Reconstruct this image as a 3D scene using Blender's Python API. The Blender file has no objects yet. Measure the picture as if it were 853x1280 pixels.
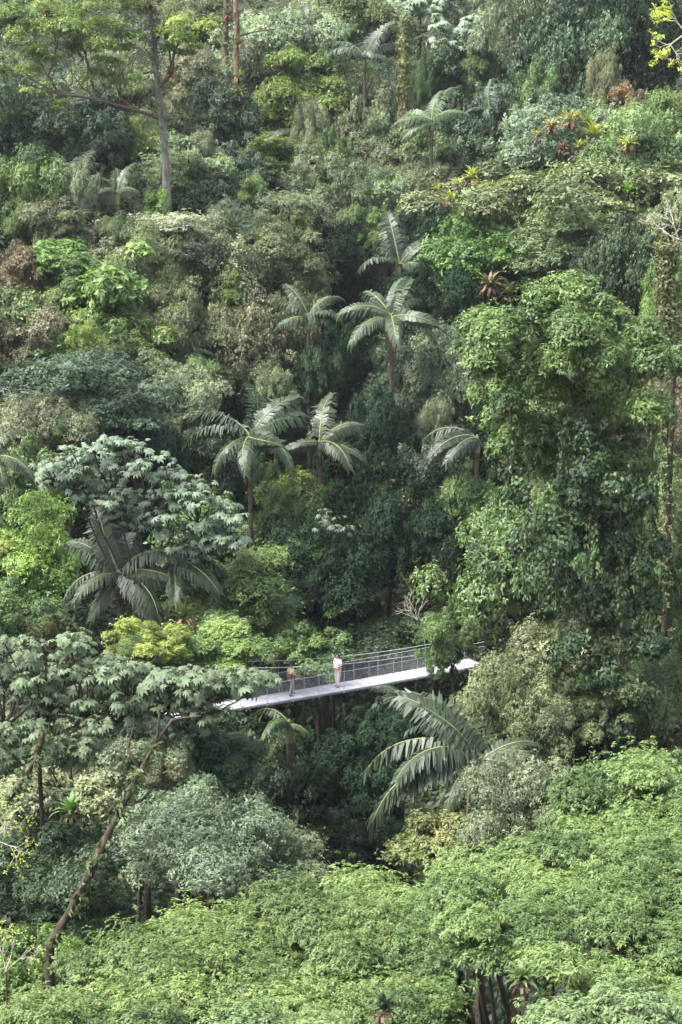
import bpy, math, random
import numpy as np
from mathutils import Vector, Matrix
R = math.radians
random.seed(11)
rng = np.random.default_rng(11)
scene = bpy.context.scene
COL = scene.collection

# ------------------------------------------------------------------ camera
W0, H0, F = 853.0, 1280.0, 2388.0
PITCH = R(-12.0)
cp, sp_ = math.cos(PITCH), math.sin(PITCH)
FWD = np.array([0, cp, sp_]); UPV = np.array([0, -sp_, cp]); RIGHT = np.array([1.0, 0, 0])
cam_d = bpy.data.cameras.new('camera')
cam = bpy.data.objects.new('camera', cam_d); COL.objects.link(cam)
cam.rotation_euler = (R(90) + PITCH, 0, 0)
cam_d.sensor_fit = 'VERTICAL'; cam_d.sensor_height = 36
cam_d.lens = 36 * F / H0
cam_d.clip_start = 0.5; cam_d.clip_end = 3000
scene.camera = cam

def ray(px, py):
    return FWD + RIGHT * (px - W0 / 2) / F + UPV * (H0 / 2 - py) / F
def at(px, py, Y):
    d = ray(px, py)
    return d * (Y / d[1])
def mpp(p):
    """metres per photo pixel at a point"""
    return float(np.dot(p, FWD)) / F

# ------------------------------------------------------------------ terrain
ZY = [(-60, 4), (-20, -4), (0, -12), (20, -23), (40, -34), (60, -42), (75, -47), (90, -46.5), (112, -41), (150, -27), (200, -7), (240, 11), (300, 36), (420, 70), (700, 95)]
_zy = np.array(ZY, float)
def axis_x(Y):
    return np.clip((np.asarray(Y, float) - 100) * 0.085, -2, 14)
def ground(x, Y):
    x = np.asarray(x, float); Y = np.asarray(Y, float)
    f = np.interp(Y, _zy[:, 0], _zy[:, 1])
    d = np.abs(x - axis_x(Y))
    near = np.clip((Y - 20) / 50, 0, 1)
    far = np.clip((260 - Y) / 120, 0.3, 1)
    rise = 26 * (1 - np.exp(-(d / 24) ** 1.4)) * near * far
    bump = 0.9 * np.sin(x * 0.21 + 1.3) * np.cos(Y * 0.17) + 0.5 * np.sin(x * 0.53 + Y * 0.37)
    return f + rise + bump

# ------------------------------------------------------------------ materials
def newmat(name):
    m = bpy.data.materials.new(name); m.use_nodes = True
    nt = m.node_tree; nt.nodes.clear()
    out = nt.nodes.new('ShaderNodeOutputMaterial')
    return m, nt, out
def leaf_mat(name, rough=0.5, spec=0.4, trans=0.3, odd=(0.15, 0.12, 0.045), vary=0.75):
    m, nt, out = newmat(name); N = nt.nodes; L = nt.links
    oi = N.new('ShaderNodeObjectInfo')
    at_ = N.new('ShaderNodeAttribute'); at_.attribute_name = 'tone'
    ao = N.new('ShaderNodeAttribute'); ao.attribute_name = 'odd'
    hsv = N.new('ShaderNodeHueSaturation')
    mr = N.new('ShaderNodeMapRange'); mr.inputs['To Min'].default_value = 1 - vary * .6; mr.inputs['To Max'].default_value = 1 + vary * .6
    L.new(at_.outputs['Fac'], mr.inputs['Value'])
    mh = N.new('ShaderNodeMapRange'); mh.inputs['To Min'].default_value = 0.52; mh.inputs['To Max'].default_value = 0.485
    L.new(at_.outputs['Fac'], mh.inputs['Value'])
    L.new(oi.outputs['Color'], hsv.inputs['Color'])
    L.new(mr.outputs['Result'], hsv.inputs['Value']); L.new(mh.outputs['Result'], hsv.inputs['Hue'])
    mix = N.new('ShaderNodeMix'); mix.data_type = 'RGBA'
    mix.inputs['B'].default_value = (*odd, 1)
    L.new(ao.outputs['Fac'], mix.inputs['Factor']); L.new(hsv.outputs['Color'], mix.inputs['A'])
    pb = N.new('ShaderNodeBsdfPrincipled')
    pb.inputs['Roughness'].default_value = rough; pb.inputs['Specular IOR Level'].default_value = spec
    L.new(mix.outputs['Result'], pb.inputs['Base Color'])
    tr = N.new('ShaderNodeBsdfTranslucent')
    tm = N.new('ShaderNodeMix'); tm.data_type = 'RGBA'; tm.blend_type = 'MULTIPLY'; tm.inputs['Factor'].default_value = 1
    tm.inputs['B'].default_value = (1.25, 1.3, 0.6, 1)
    L.new(mix.outputs['Result'], tm.inputs['A']); L.new(tm.outputs['Result'], tr.inputs['Color'])
    ms = N.new('ShaderNodeMixShader'); ms.inputs['Fac'].default_value = trans
    L.new(pb.outputs[0], ms.inputs[1]); L.new(tr.outputs[0], ms.inputs[2]); L.new(ms.outputs[0], out.inputs['Surface'])
    return m
def noise_mat(name, c1, c2, scale=3.0, rough=0.85, c3=None, stretch=(1, 1, 1), bump=0.0, spec=0.3):
    m, nt, out = newmat(name); N = nt.nodes; L = nt.links
    tc = N.new('ShaderNodeTexCoord'); mp = N.new('ShaderNodeMapping'); mp.inputs['Scale'].default_value = stretch
    L.new(tc.outputs['Object'], mp.inputs['Vector'])
    no = N.new('ShaderNodeTexNoise'); no.inputs['Scale'].default_value = scale; no.inputs['Detail'].default_value = 6
    L.new(mp.outputs[0], no.inputs['Vector'])
    cr = N.new('ShaderNodeValToRGB'); e = cr.color_ramp.elements
    e[0].position = 0.35; e[0].color = (*c1, 1); e[1].position = 0.65; e[1].color = (*c2, 1)
    if c3:
        k = cr.color_ramp.elements.new(0.75); k.color = (*c3, 1)
    L.new(no.outputs['Fac'], cr.inputs['Fac'])
    pb = N.new('ShaderNodeBsdfPrincipled'); pb.inputs['Roughness'].default_value = rough; pb.inputs['Specular IOR Level'].default_value = spec
    L.new(cr.outputs['Color'], pb.inputs['Base Color'])
    if bump:
        b = N.new('ShaderNodeBump'); b.inputs['Strength'].default_value = bump; b.inputs['Distance'].default_value = 0.05
        L.new(no.outputs['Fac'], b.inputs['Height']); L.new(b.outputs[0], pb.inputs['Normal'])
    L.new(pb.outputs[0], out.inputs['Surface'])
    return m
M = {}
M['leaf'] = leaf_mat('leaf_green', 0.5, 0.3, 0.25, vary=.9)
M['deep'] = leaf_mat('leaf_gorge_shade', 0.7, 0.08, 0.2, vary=.9)  # shaded copy of the leaf: sheen cut so gorge trees stay dark
M['glossy'] = leaf_mat('leaf_glossy', 0.5, 0.32, 0.24, vary=.9)
M['silver'] = leaf_mat('leaf_silver', 0.58, 0.25, 0.22, odd=(0.16, 0.10, 0.06), vary=0.45)
M['palm'] = leaf_mat('leaf_palm', 0.45, 0.35, 0.15, odd=(0.2, 0.14, 0.08), vary=0.5)
M['bark'] = noise_mat('bark_brown', (0.035, 0.025, 0.017), (0.085, 0.065, 0.045), 2.5, 0.9, (0.07, 0.085, 0.035), (3, 3, 1), 0.5)
M['bark_dark'] = noise_mat('bark_dark', (0.022, 0.016, 0.011), (0.055, 0.04, 0.028), 2.5, 0.95, (0.05, 0.06, 0.025), (3, 3, 1), 0.6)
M['bark_pale'] = noise_mat('bark_pale', (0.06, 0.055, 0.045), (0.18, 0.165, 0.145), 1.6, 0.9, (0.10, 0.115, 0.06), (2, 2, 1), 0.4)
M['bark_moss'] = noise_mat('bark_moss', (0.05, 0.045, 0.02), (0.10, 0.115, 0.03), 2.0, 0.95, (0.06, 0.05, 0.03), (1, 1, 1), 0.6)
M['twig_pale'] = noise_mat('twig_pale', (0.22, 0.19, 0.15), (0.38, 0.35, 0.30), 5, 0.9)
M['stem_tan'] = noise_mat('stem_tan', (0.075, 0.05, 0.034), (0.15, 0.095, 0.06), 4, 0.8)
M['rachis'] = noise_mat('rachis', (0.10, 0.12, 0.04), (0.16, 0.17, 0.07), 3, 0.5)
M['soil'] = noise_mat('forest_floor', (0.015, 0.02, 0.008), (0.04, 0.045, 0.018), 0.8, 0.95, (0.05, 0.035, 0.02))

# ------------------------------------------------------------------ mesh helpers
def mesh_np(name, V, faces_idx, nper, mat, attrs=None, smooth=False):
    """V (n,3); faces_idx flat array, nper verts per face (constant)"""
    me = bpy.data.meshes.new(name)
    V = np.ascontiguousarray(V, dtype=np.float32); fi = np.ascontiguousarray(faces_idx, dtype=np.int32).ravel()
    nf = len(fi) // nper
    me.vertices.add(len(V)); me.vertices.foreach_set('co', V.ravel())
    me.loops.add(len(fi)); me.loops.foreach_set('vertex_index', fi)
    me.polygons.add(nf)
    me.polygons.foreach_set('loop_start', np.arange(0, len(fi), nper, dtype=np.int32))
    if smooth: me.polygons.foreach_set('use_smooth', np.ones(nf, dtype=bool))
    if attrs:
        for k, a in attrs.items():
            at_ = me.attributes.new(k, 'FLOAT', 'FACE'); at_.data.foreach_set('value', np.ascontiguousarray(a, dtype=np.float32))
    me.materials.append(mat)
    me.update(calc_edges=True); me.validate()
    return me
def ob(name, data, parent=None, loc=(0, 0, 0), rot=(0, 0, 0), scl=(1, 1, 1), color=None):
    o = bpy.data.objects.new(name, data); COL.objects.link(o)
    o.location = [float(v) for v in loc]; o.rotation_euler = rot; o.scale = scl
    if parent: o.parent = parent
    if color is not None: o.color = (*color, 1)
    return o
def tag(o, label, cat, group=None):
    o['label'] = label; o['category'] = cat
    if group: o['group'] = group
    return o
def unit(v):
    return v / np.maximum(np.linalg.norm(v, axis=-1, keepdims=True), 1e-9)

class Tubes:
    """collects tapered bent tubes into one mesh (quads)"""
    def __init__(s, sides=7): s.V = []; s.Q = []; s.n = 0; s.k = sides
    def add(s, pts, rad, bump=0.12):
        pts = np.asarray(pts, float); m = len(pts); k = s.k
        rad = np.interp(np.linspace(0, 1, m), np.linspace(0, 1, len(rad)), rad)
        t = np.gradient(pts, axis=0); t = unit(t)
        ref = np.array([1.0, 0, 0]) if abs(t[0, 0]) < 0.8 else np.array([0, 1.0, 0])
        a = unit(np.cross(t, ref)); b = np.cross(t, a)
        ang = np.linspace(0, 2 * np.pi, k, endpoint=False)
        rr = rad[:, None] * (1 + bump * rng.standard_normal((m, k)))
        P = pts[:, None, :] + rr[..., None] * (np.cos(ang)[None, :, None] * a[:, None, :] + np.sin(ang)[None, :, None] * b[:, None, :])
        s.V.append(P.reshape(-1, 3))
        i = np.arange(m - 1)[:, None] * k; j = np.arange(k)[None, :]; j2 = (j + 1) % k
        q = np.stack([i + j, i + j2, i + k + j2, i + k + j], -1).reshape(-1, 4) + s.n
        s.Q.append(q); s.n += m * k
        # close ends with a quad fan when possible
        return s
    def mesh(s, name, mat):
        return mesh_np(name, np.concatenate(s.V), np.concatenate(s.Q), 4, mat, smooth=True)
def wobble(p0, p1, n=7, amp=0.05, sag=0.0):
    p0 = np.asarray(p0, float); p1 = np.asarray(p1, float)
    t = np.linspace(0, 1, n)[:, None]; L = np.linalg.norm(p1 - p0)
    P = p0 + (p1 - p0) * t
    w = np.cumsum(rng.standard_normal((n, 3)), 0) * amp * L / n
    w -= w[0] + (w[-1] - w[0]) * t
    P += w * np.sin(np.pi * t) ** 0.5
    P[:, 2] += sag * L * (np.sin(np.pi * t[:, 0]))
    return P

# ------------------------------------------------------------------ foliage
def rand_dirs(n, zmin=-1.0, zmax=1.0):
    z = rng.uniform(zmin, zmax, n); a = rng.uniform(0, 2 * np.pi, n); r = np.sqrt(np.maximum(0, 1 - z * z))
    return np.stack([r * np.cos(a), r * np.sin(a), z], 1)
def leaf_quads(P, D, k, L, W, spread=0.8, droop=0.15, tone=None, oddp=0.01, up=0.5):
    n = len(P); P = np.repeat(P, k, 0); D = np.repeat(D, k, 0); N = n * k
    rnd = unit(rng.standard_normal((N, 3)))
    perp = unit(rnd - (rnd * D).sum(1, keepdims=True) * D)
    a = perp * spread + D * (1 - spread) * 1.3; a[:, 2] -= droop; a = unit(a)
    nr = D + rng.standard_normal((N, 3)) * 0.35; nr[:, 2] += up
    nr = unit(nr - (nr * a).sum(1, keepdims=True) * a)
    s = np.cross(nr, a)
    l = L * rng.uniform(0.65, 1.3, N)[:, None]; w = W * rng.uniform(0.75, 1.25, N)[:, None]
    base = P + a * 0.08 * l + rng.standard_normal((N, 3)) * 0.18 * L
    mid = base + a * 0.45 * l
    tip = base + a * l - nr * 0.18 * l
    V = np.stack([base, mid + s * w / 2, tip, mid - s * w / 2], 1).reshape(-1, 3)
    t = np.repeat(tone, k) if tone is not None else np.full(N, 0.5)
    t = np.clip(t + rng.normal(0, 0.16, N), 0, 1)
    odd = (rng.uniform(0, 1, N) < oddp).astype(float) * rng.uniform(0.5, 1, N)
    return V, t, odd
def lobe_sprays(C, Rr, flat, n, zmin=-0.35, inner=0.72, upb=0.35, rough=0.35, clump=True):
    """spray points and directions on the surfaces of lobes C (m,3) radius Rr (m,)"""
    area = Rr ** 2; w = area / area.sum()
    k = rng.choice(len(C), n, p=w)
    u = rand_dirs(n, zmin, 1.0)
    rad = (inner + (1.04 - inner) * rng.uniform(0, 1, n) ** 0.6)
    # knobbly lobes
    f = 1 + 0.16 * np.sin(u[:, 0] * 5 + k * 1.7) * np.sin(u[:, 1] * 5.5 + k * 2.3) + 0.1 * np.sin(u[:, 2] * 9 + k)
    P = C[k] + (u * np.array([1, 1, flat])) * (Rr[k] * rad * f)[:, None]
    P += rng.standard_normal((n, 3)) * (0.10 * Rr[k] * (1 + 2.2 * (rng.uniform(0, 1, n) < .25)))[:, None]
    D = u.copy(); D[:, 2] = D[:, 2] / max(flat, 0.4) + upb; D = unit(D + rng.standard_normal((n, 3)) * rough)
    lt = rng.uniform(0.12, 0.88, len(C))
    return P, D, lt[k]
def foliage_mesh(name, C, Rr, mat, flat=0.65, n=5000, k=6, L=0.2, W=0.085, spread=0.8, droop=0.15, zmin=-0.35, inner=0.7, oddp=0.01, upb=0.35, up=0.5):
    C = np.asarray(C, float); Rr = np.asarray(Rr, float)
    P, D, t = lobe_sprays(C, Rr, flat, n, zmin, inner, upb)
    V, tone, odd = leaf_quads(P, D, k, L, W, spread, droop, t, oddp, up)
    return mesh_np(name, V, np.arange(len(V)), 4, mat, {'tone': tone, 'odd': odd})

RX, RZ = 3.5, 2.8        # nominal half sizes of a crown prototype
def lobes_dome(nl, lr, zlo=-0.45, rmin=0.6, jit=0.12):
    i = np.arange(nl) + 0.5
    z = 1 - (1 - zlo) * i / nl; a = i * 2.39996 + rng.uniform(0, 6)
    r = np.sqrt(np.maximum(0, 1 - z * z))
    u = np.stack([r * np.cos(a), r * np.sin(a), z], 1)
    rad = rng.uniform(rmin, 0.92, nl)[:, None]
    C = (u * rad + rng.standard_normal((nl, 3)) * jit) * np.array([RX, RX, RZ])
    Rr = RX * lr * np.clip(rng.lognormal(-.05, .38, nl), .4, 1.7)
    return C, Rr
def lobes_layer(nlay=9, per=5, lr=0.33):
    C = []; Rr = []
    for i in range(nlay):
        z = -0.75 + 1.6 * i / (nlay - 1) + rng.normal(0, .1); ext = math.sqrt(max(0.08, 1 - max(0, z) ** 2)) * (0.75 if z < 0 else 0.95)
        m = max(2, int(per * ext * ext + 1))
        for j in range(m):
            a = rng.uniform(0, 6.283); r = ext * math.sqrt(rng.uniform(0.05, 0.85))
            C.append([RX * r * math.cos(a), RX * r * math.sin(a), RZ * (z + rng.normal(0, 0.16) - .25 * r * r)]); Rr.append(RX * lr * rng.uniform(0.7, 1.25))
    return np.array(C), np.array(Rr)
PROTO = {}
def make_proto(kind, idx):
    if kind == 'dome':
        C, Rr = lobes_dome(58, 0.235, -0.7, 0.45, 0.24); kw = dict(n=8600, k=6, L=0.215, W=0.09, flat=0.85)
    elif kind == 'loose':
        C, Rr = lobes_dome(40, 0.22, -0.8, 0.4, 0.28); kw = dict(n=6400, k=6, L=0.25, W=0.105, spread=0.85, flat=0.9)
    elif kind == 'fine':
        C, Rr = lobes_dome(64, 0.21, -0.7, 0.45, 0.24); kw = dict(n=10000, k=6, L=0.17, W=0.062, droop=0.25, flat=0.95)
    elif kind == 'layer':
        C, Rr = lobes_layer(); kw = dict(n=8000, k=6, L=0.215, W=0.085, flat=0.42, spread=0.9, upb=0.7, inner=0.55, up=1.0)
    elif kind == 'drape':
        C, Rr = lobes_dome(46, 0.23, -0.9, 0.5, 0.22); kw = dict(n=7400, k=6, L=0.215, W=0.095, droop=0.7, flat=0.9, oddp=0.03)
    elif kind == 'big':
        C, Rr = lobes_dome(26, 0.27, -0.6, 0.5, 0.18); kw = dict(n=1700, k=6, L=0.5, W=0.22, spread=0.85, oddp=0.03)
    mat = M['glossy'] if kind in ('loose', 'big') else M['leaf']
    crown = foliage_mesh('crown_%s' % kind, C, Rr, mat, **kw)
    T = Tubes(5)
    root = np.array([0, 0, -RZ * 1.15])
    T.add(wobble(root, [0, 0, RZ * 0.25], 6, 0.08), [0.17, 0.08])
    for j in rng.choice(len(C), min(26, len(C)), replace=False):
        s = np.array([0, 0, rng.uniform(-1.0, 0.1) * RZ])
        T.add(wobble(s, C[j] * rng.uniform(1.0, 1.22), 6, 0.15, 0.08), [0.08, 0.014])
    return crown, T.mesh('branches_%s' % kind, M['bark_dark'])
def proto(kind, idx):
    if (kind, idx) not in PROTO: PROTO[(kind, idx)] = make_proto(kind, idx)
    return PROTO[(kind, idx)]

PAL = dict(gorge=(.013, .026, .014), grey=(.122, .148, .082), dark=(.032, .056, .026), blue=(.054, .084, .048), mid=(.078, .125, .040), light=(.105, .165, .045),  # gorge: ravine shade put into the leaf colour, near black
           lime=(.145, .195, .042), olive=(.110, .134, .064), rust=(.108, .098, .056), silver=(.15, .20, .14), pale=(.150, .185, .110), front=(.125, .185, .05))
def tint(c, v=0.10):
    c = np.array(PAL[c] if isinstance(c, str) else c)
    return tuple(float(x) for x in c * (1 + rng.normal(0, v)) * (1 + rng.normal(0, 0.05, 3)))

YB = np.array([(-60, 228), (0, 212), (100, 193), (200, 176), (300, 161), (400, 149), (500, 137), (600, 126), (700, 115), (800, 106), (900, 97), (1000, 88), (1100, 78), (1300, 70)], float)
def depth(px, py):
    Y = np.interp(py, YB[:, 0], YB[:, 1])
    ax = np.interp(py, [100, 600], [530, 450])
    return float(Y * (1 - 0.13 * np.clip((abs(px - ax) - 50) / 330, 0, 1)))
HOSTS = {}
CHECK = []
def trunk_mesh(base, top, r, mat, sides=8, amp=0.04):
    n = max(6, int(np.linalg.norm(np.array(top) - base) / 1.5))
    P = wobble(base, top, n, amp)
    P[0] = base
    rr = np.linspace(r, r * 0.55, n); rr[0] *= 1.5
    T = Tubes(sides); T.add(P, rr)
    return T.mesh('trunk', mat)
def tree(px, py, rx, ry, kind, colour, label, dY=0.0, key=None, cat='tree', name='broadleaf_tree', bark='bark_dark', var=None, group=None):
    Y = depth(px, py) + dY
    c = at(px, py, Y); s = mpp(c)
    sx = rx * s / RX * 1.04; sz = ry * s / RZ * 1.16
    gx, gy = c[0] + rng.normal(0, 0.6), c[1] + 0.3 + rng.normal(0, 0.6)
    gz = float(ground(gx, gy)) - 0.3
    CHECK.append((label[:40], round(c[2] - gz, 1), round(rx * s, 1)))
    if gz > c[2] - 0.5 * sz * RZ: gz = c[2] - 0.9 * sz * RZ
    base = np.array([gx, gy, gz])
    r = ob(name, None, loc=base); tag(r, label, cat, group)
    v = var if var is not None else int(rng.integers(0, 3 if kind in ('dome', 'fine', 'loose') else 2))
    cm, bm = proto(kind, v)
    rz = rng.uniform(0, 6.28)
    sy = sx * rng.uniform(0.9, 1.1)
    rel = c - base
    tm = trunk_mesh(np.zeros(3), rel + np.array([0, 0, -0.9 * RZ * sz]), 0.05 * sx * RX + 0.06, M[bark]) if rel[2] > 0.9 * RZ * sz + 0.4 else None
    if tm: ob('trunk', tm, r)
    b = ob('branches', bm, r, rel, (0, 0, rz), (sx, sy, sz))
    ob('crown', cm, r, rel, (rng.normal(0, 0.06), rng.normal(0, 0.06), rz), (sx, sy, sz), tint(colour))
    # boughs and creepers that break the outline
    a = rng.uniform(0, 6.28); kk = [q for q in ('dome', 'loose', 'fine', 'drape') if q != kind]
    off = np.array([math.cos(a) * .55 * RX * sx, math.sin(a) * .55 * RX * sx - .15 * RX * sx, rng.uniform(-.75, -.2) * RZ * sz])
    ob('lower_boughs', proto(kind, (v + 1) % 3)[0], r, rel + off, (0, 0, rng.uniform(0, 6.28)), (sx * .68, sx * .68, sz * .62), tuple(np.array(tint(colour)) * rng.uniform(.8, 1.15)))
    if rng.uniform() < .75 and min(rx, ry) > 18:
        a = rng.uniform(2.6, 6.8); kd = kk[int(rng.integers(0, len(kk)))]
        off = np.array([math.cos(a) * .6 * RX * sx, math.sin(a) * .5 * RX * sx, rng.uniform(-.5, .35) * RZ * sz])
        base_c = np.array(PAL[colour] if isinstance(colour, str) else colour); oc = PAL[('mid', 'olive', 'grey', 'pale', 'dark')[int(rng.integers(0, 5))]]
        ob('creeper_leaves', proto(kd, int(rng.integers(0, 2)))[0], r, rel + off, (0, 0, rng.uniform(0, 6.28)), (sx * .5, sx * .5, sz * .5), tuple(base_c * .6 + np.array(oc) * .4 if base_c.sum() > .13 else base_c * 1.15))
    if colour == 'gorge':  # painted ravine shade: swap in the shaded leaf copy
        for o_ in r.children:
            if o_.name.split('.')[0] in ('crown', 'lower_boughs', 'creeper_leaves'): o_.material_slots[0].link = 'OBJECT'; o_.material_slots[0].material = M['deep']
    if key: HOSTS[key] = (c, np.array([rx * s, rx * s, ry * s]))
    return r
def hit(key, px, py, push=0.0):
    """front point of a host crown's ellipsoid along the photo ray"""
    c, rad = HOSTS[key]
    d = ray(px, py); d = d / np.linalg.norm(d)
    o = -c / rad; dd = d / rad
    A = dd @ dd; B = 2 * o @ dd; Cc = o @ o - 1
    disc = B * B - 4 * A * Cc
    t = (-B - math.sqrt(disc)) / (2 * A) if disc > 0 else -B / (2 * A)
    return d * (t + push)
# ------------------------------------------------------------------ setting: forest floor and undergrowth
gx = np.arange(-150, 151, 2.5); gy = np.concatenate([np.arange(-60, 330, 2.5), np.arange(330, 705, 15)])
GX, GY = np.meshgrid(gx, gy)
V = np.stack([GX, GY, ground(GX, GY)], -1).reshape(-1, 3)
ny, nx = GX.shape
i = (np.arange(ny - 1)[:, None] * nx + np.arange(nx - 1)[None, :]).ravel()
gm = mesh_np('hillside_ground', V, np.stack([i, i + 1, i + nx + 1, i + nx], 1), 4, M['soil'], smooth=True)
g = ob('hillside_ground', gm); g['kind'] = 'structure'
# ground cover: leafy plants nobody could count, over the slopes the photo looks at
def cover(n, k, y0, y1, L, W, hmax):
    Y = y0 + (y1 - y0) * rng.uniform(0, 1, n) ** 0.8
    X = rng.uniform(-1, 1, n) * (Y * 0.245 + 6)
    Z = ground(X, Y)
    h = hmax * rng.uniform(0, 1, n) ** 1.5 * (0.6 + 0.4 * np.sin(X * 0.7) * np.sin(Y * 0.6))
    P = np.stack([X, Y, Z + h], 1)
    D = unit(rng.standard_normal((n, 3)) * 0.5 + np.array([0, -0.25, 1.0]))
    t = 0.5 + 0.3 * np.sin(X * 0.45 + 1) * np.cos(Y * 0.33)
    return leaf_quads(P, D, k, L, W, 0.85, 0.2, t, 0.01)
A = cover(42000, 5, 24, 130, 0.48, 0.2, 2.2); B = cover(48000, 5, 100, 290, 0.6, 0.26, 3.0)
Vv = np.concatenate([A[0], B[0]])
um = mesh_np('undergrowth', Vv, np.arange(len(Vv)), 4, M['leaf'], {'tone': np.concatenate([A[1], B[1]]), 'odd': np.concatenate([A[2], B[2]])})
u_ = ob('undergrowth', um, color=(.020, .036, .015)); u_['kind'] = 'stuff'

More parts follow.
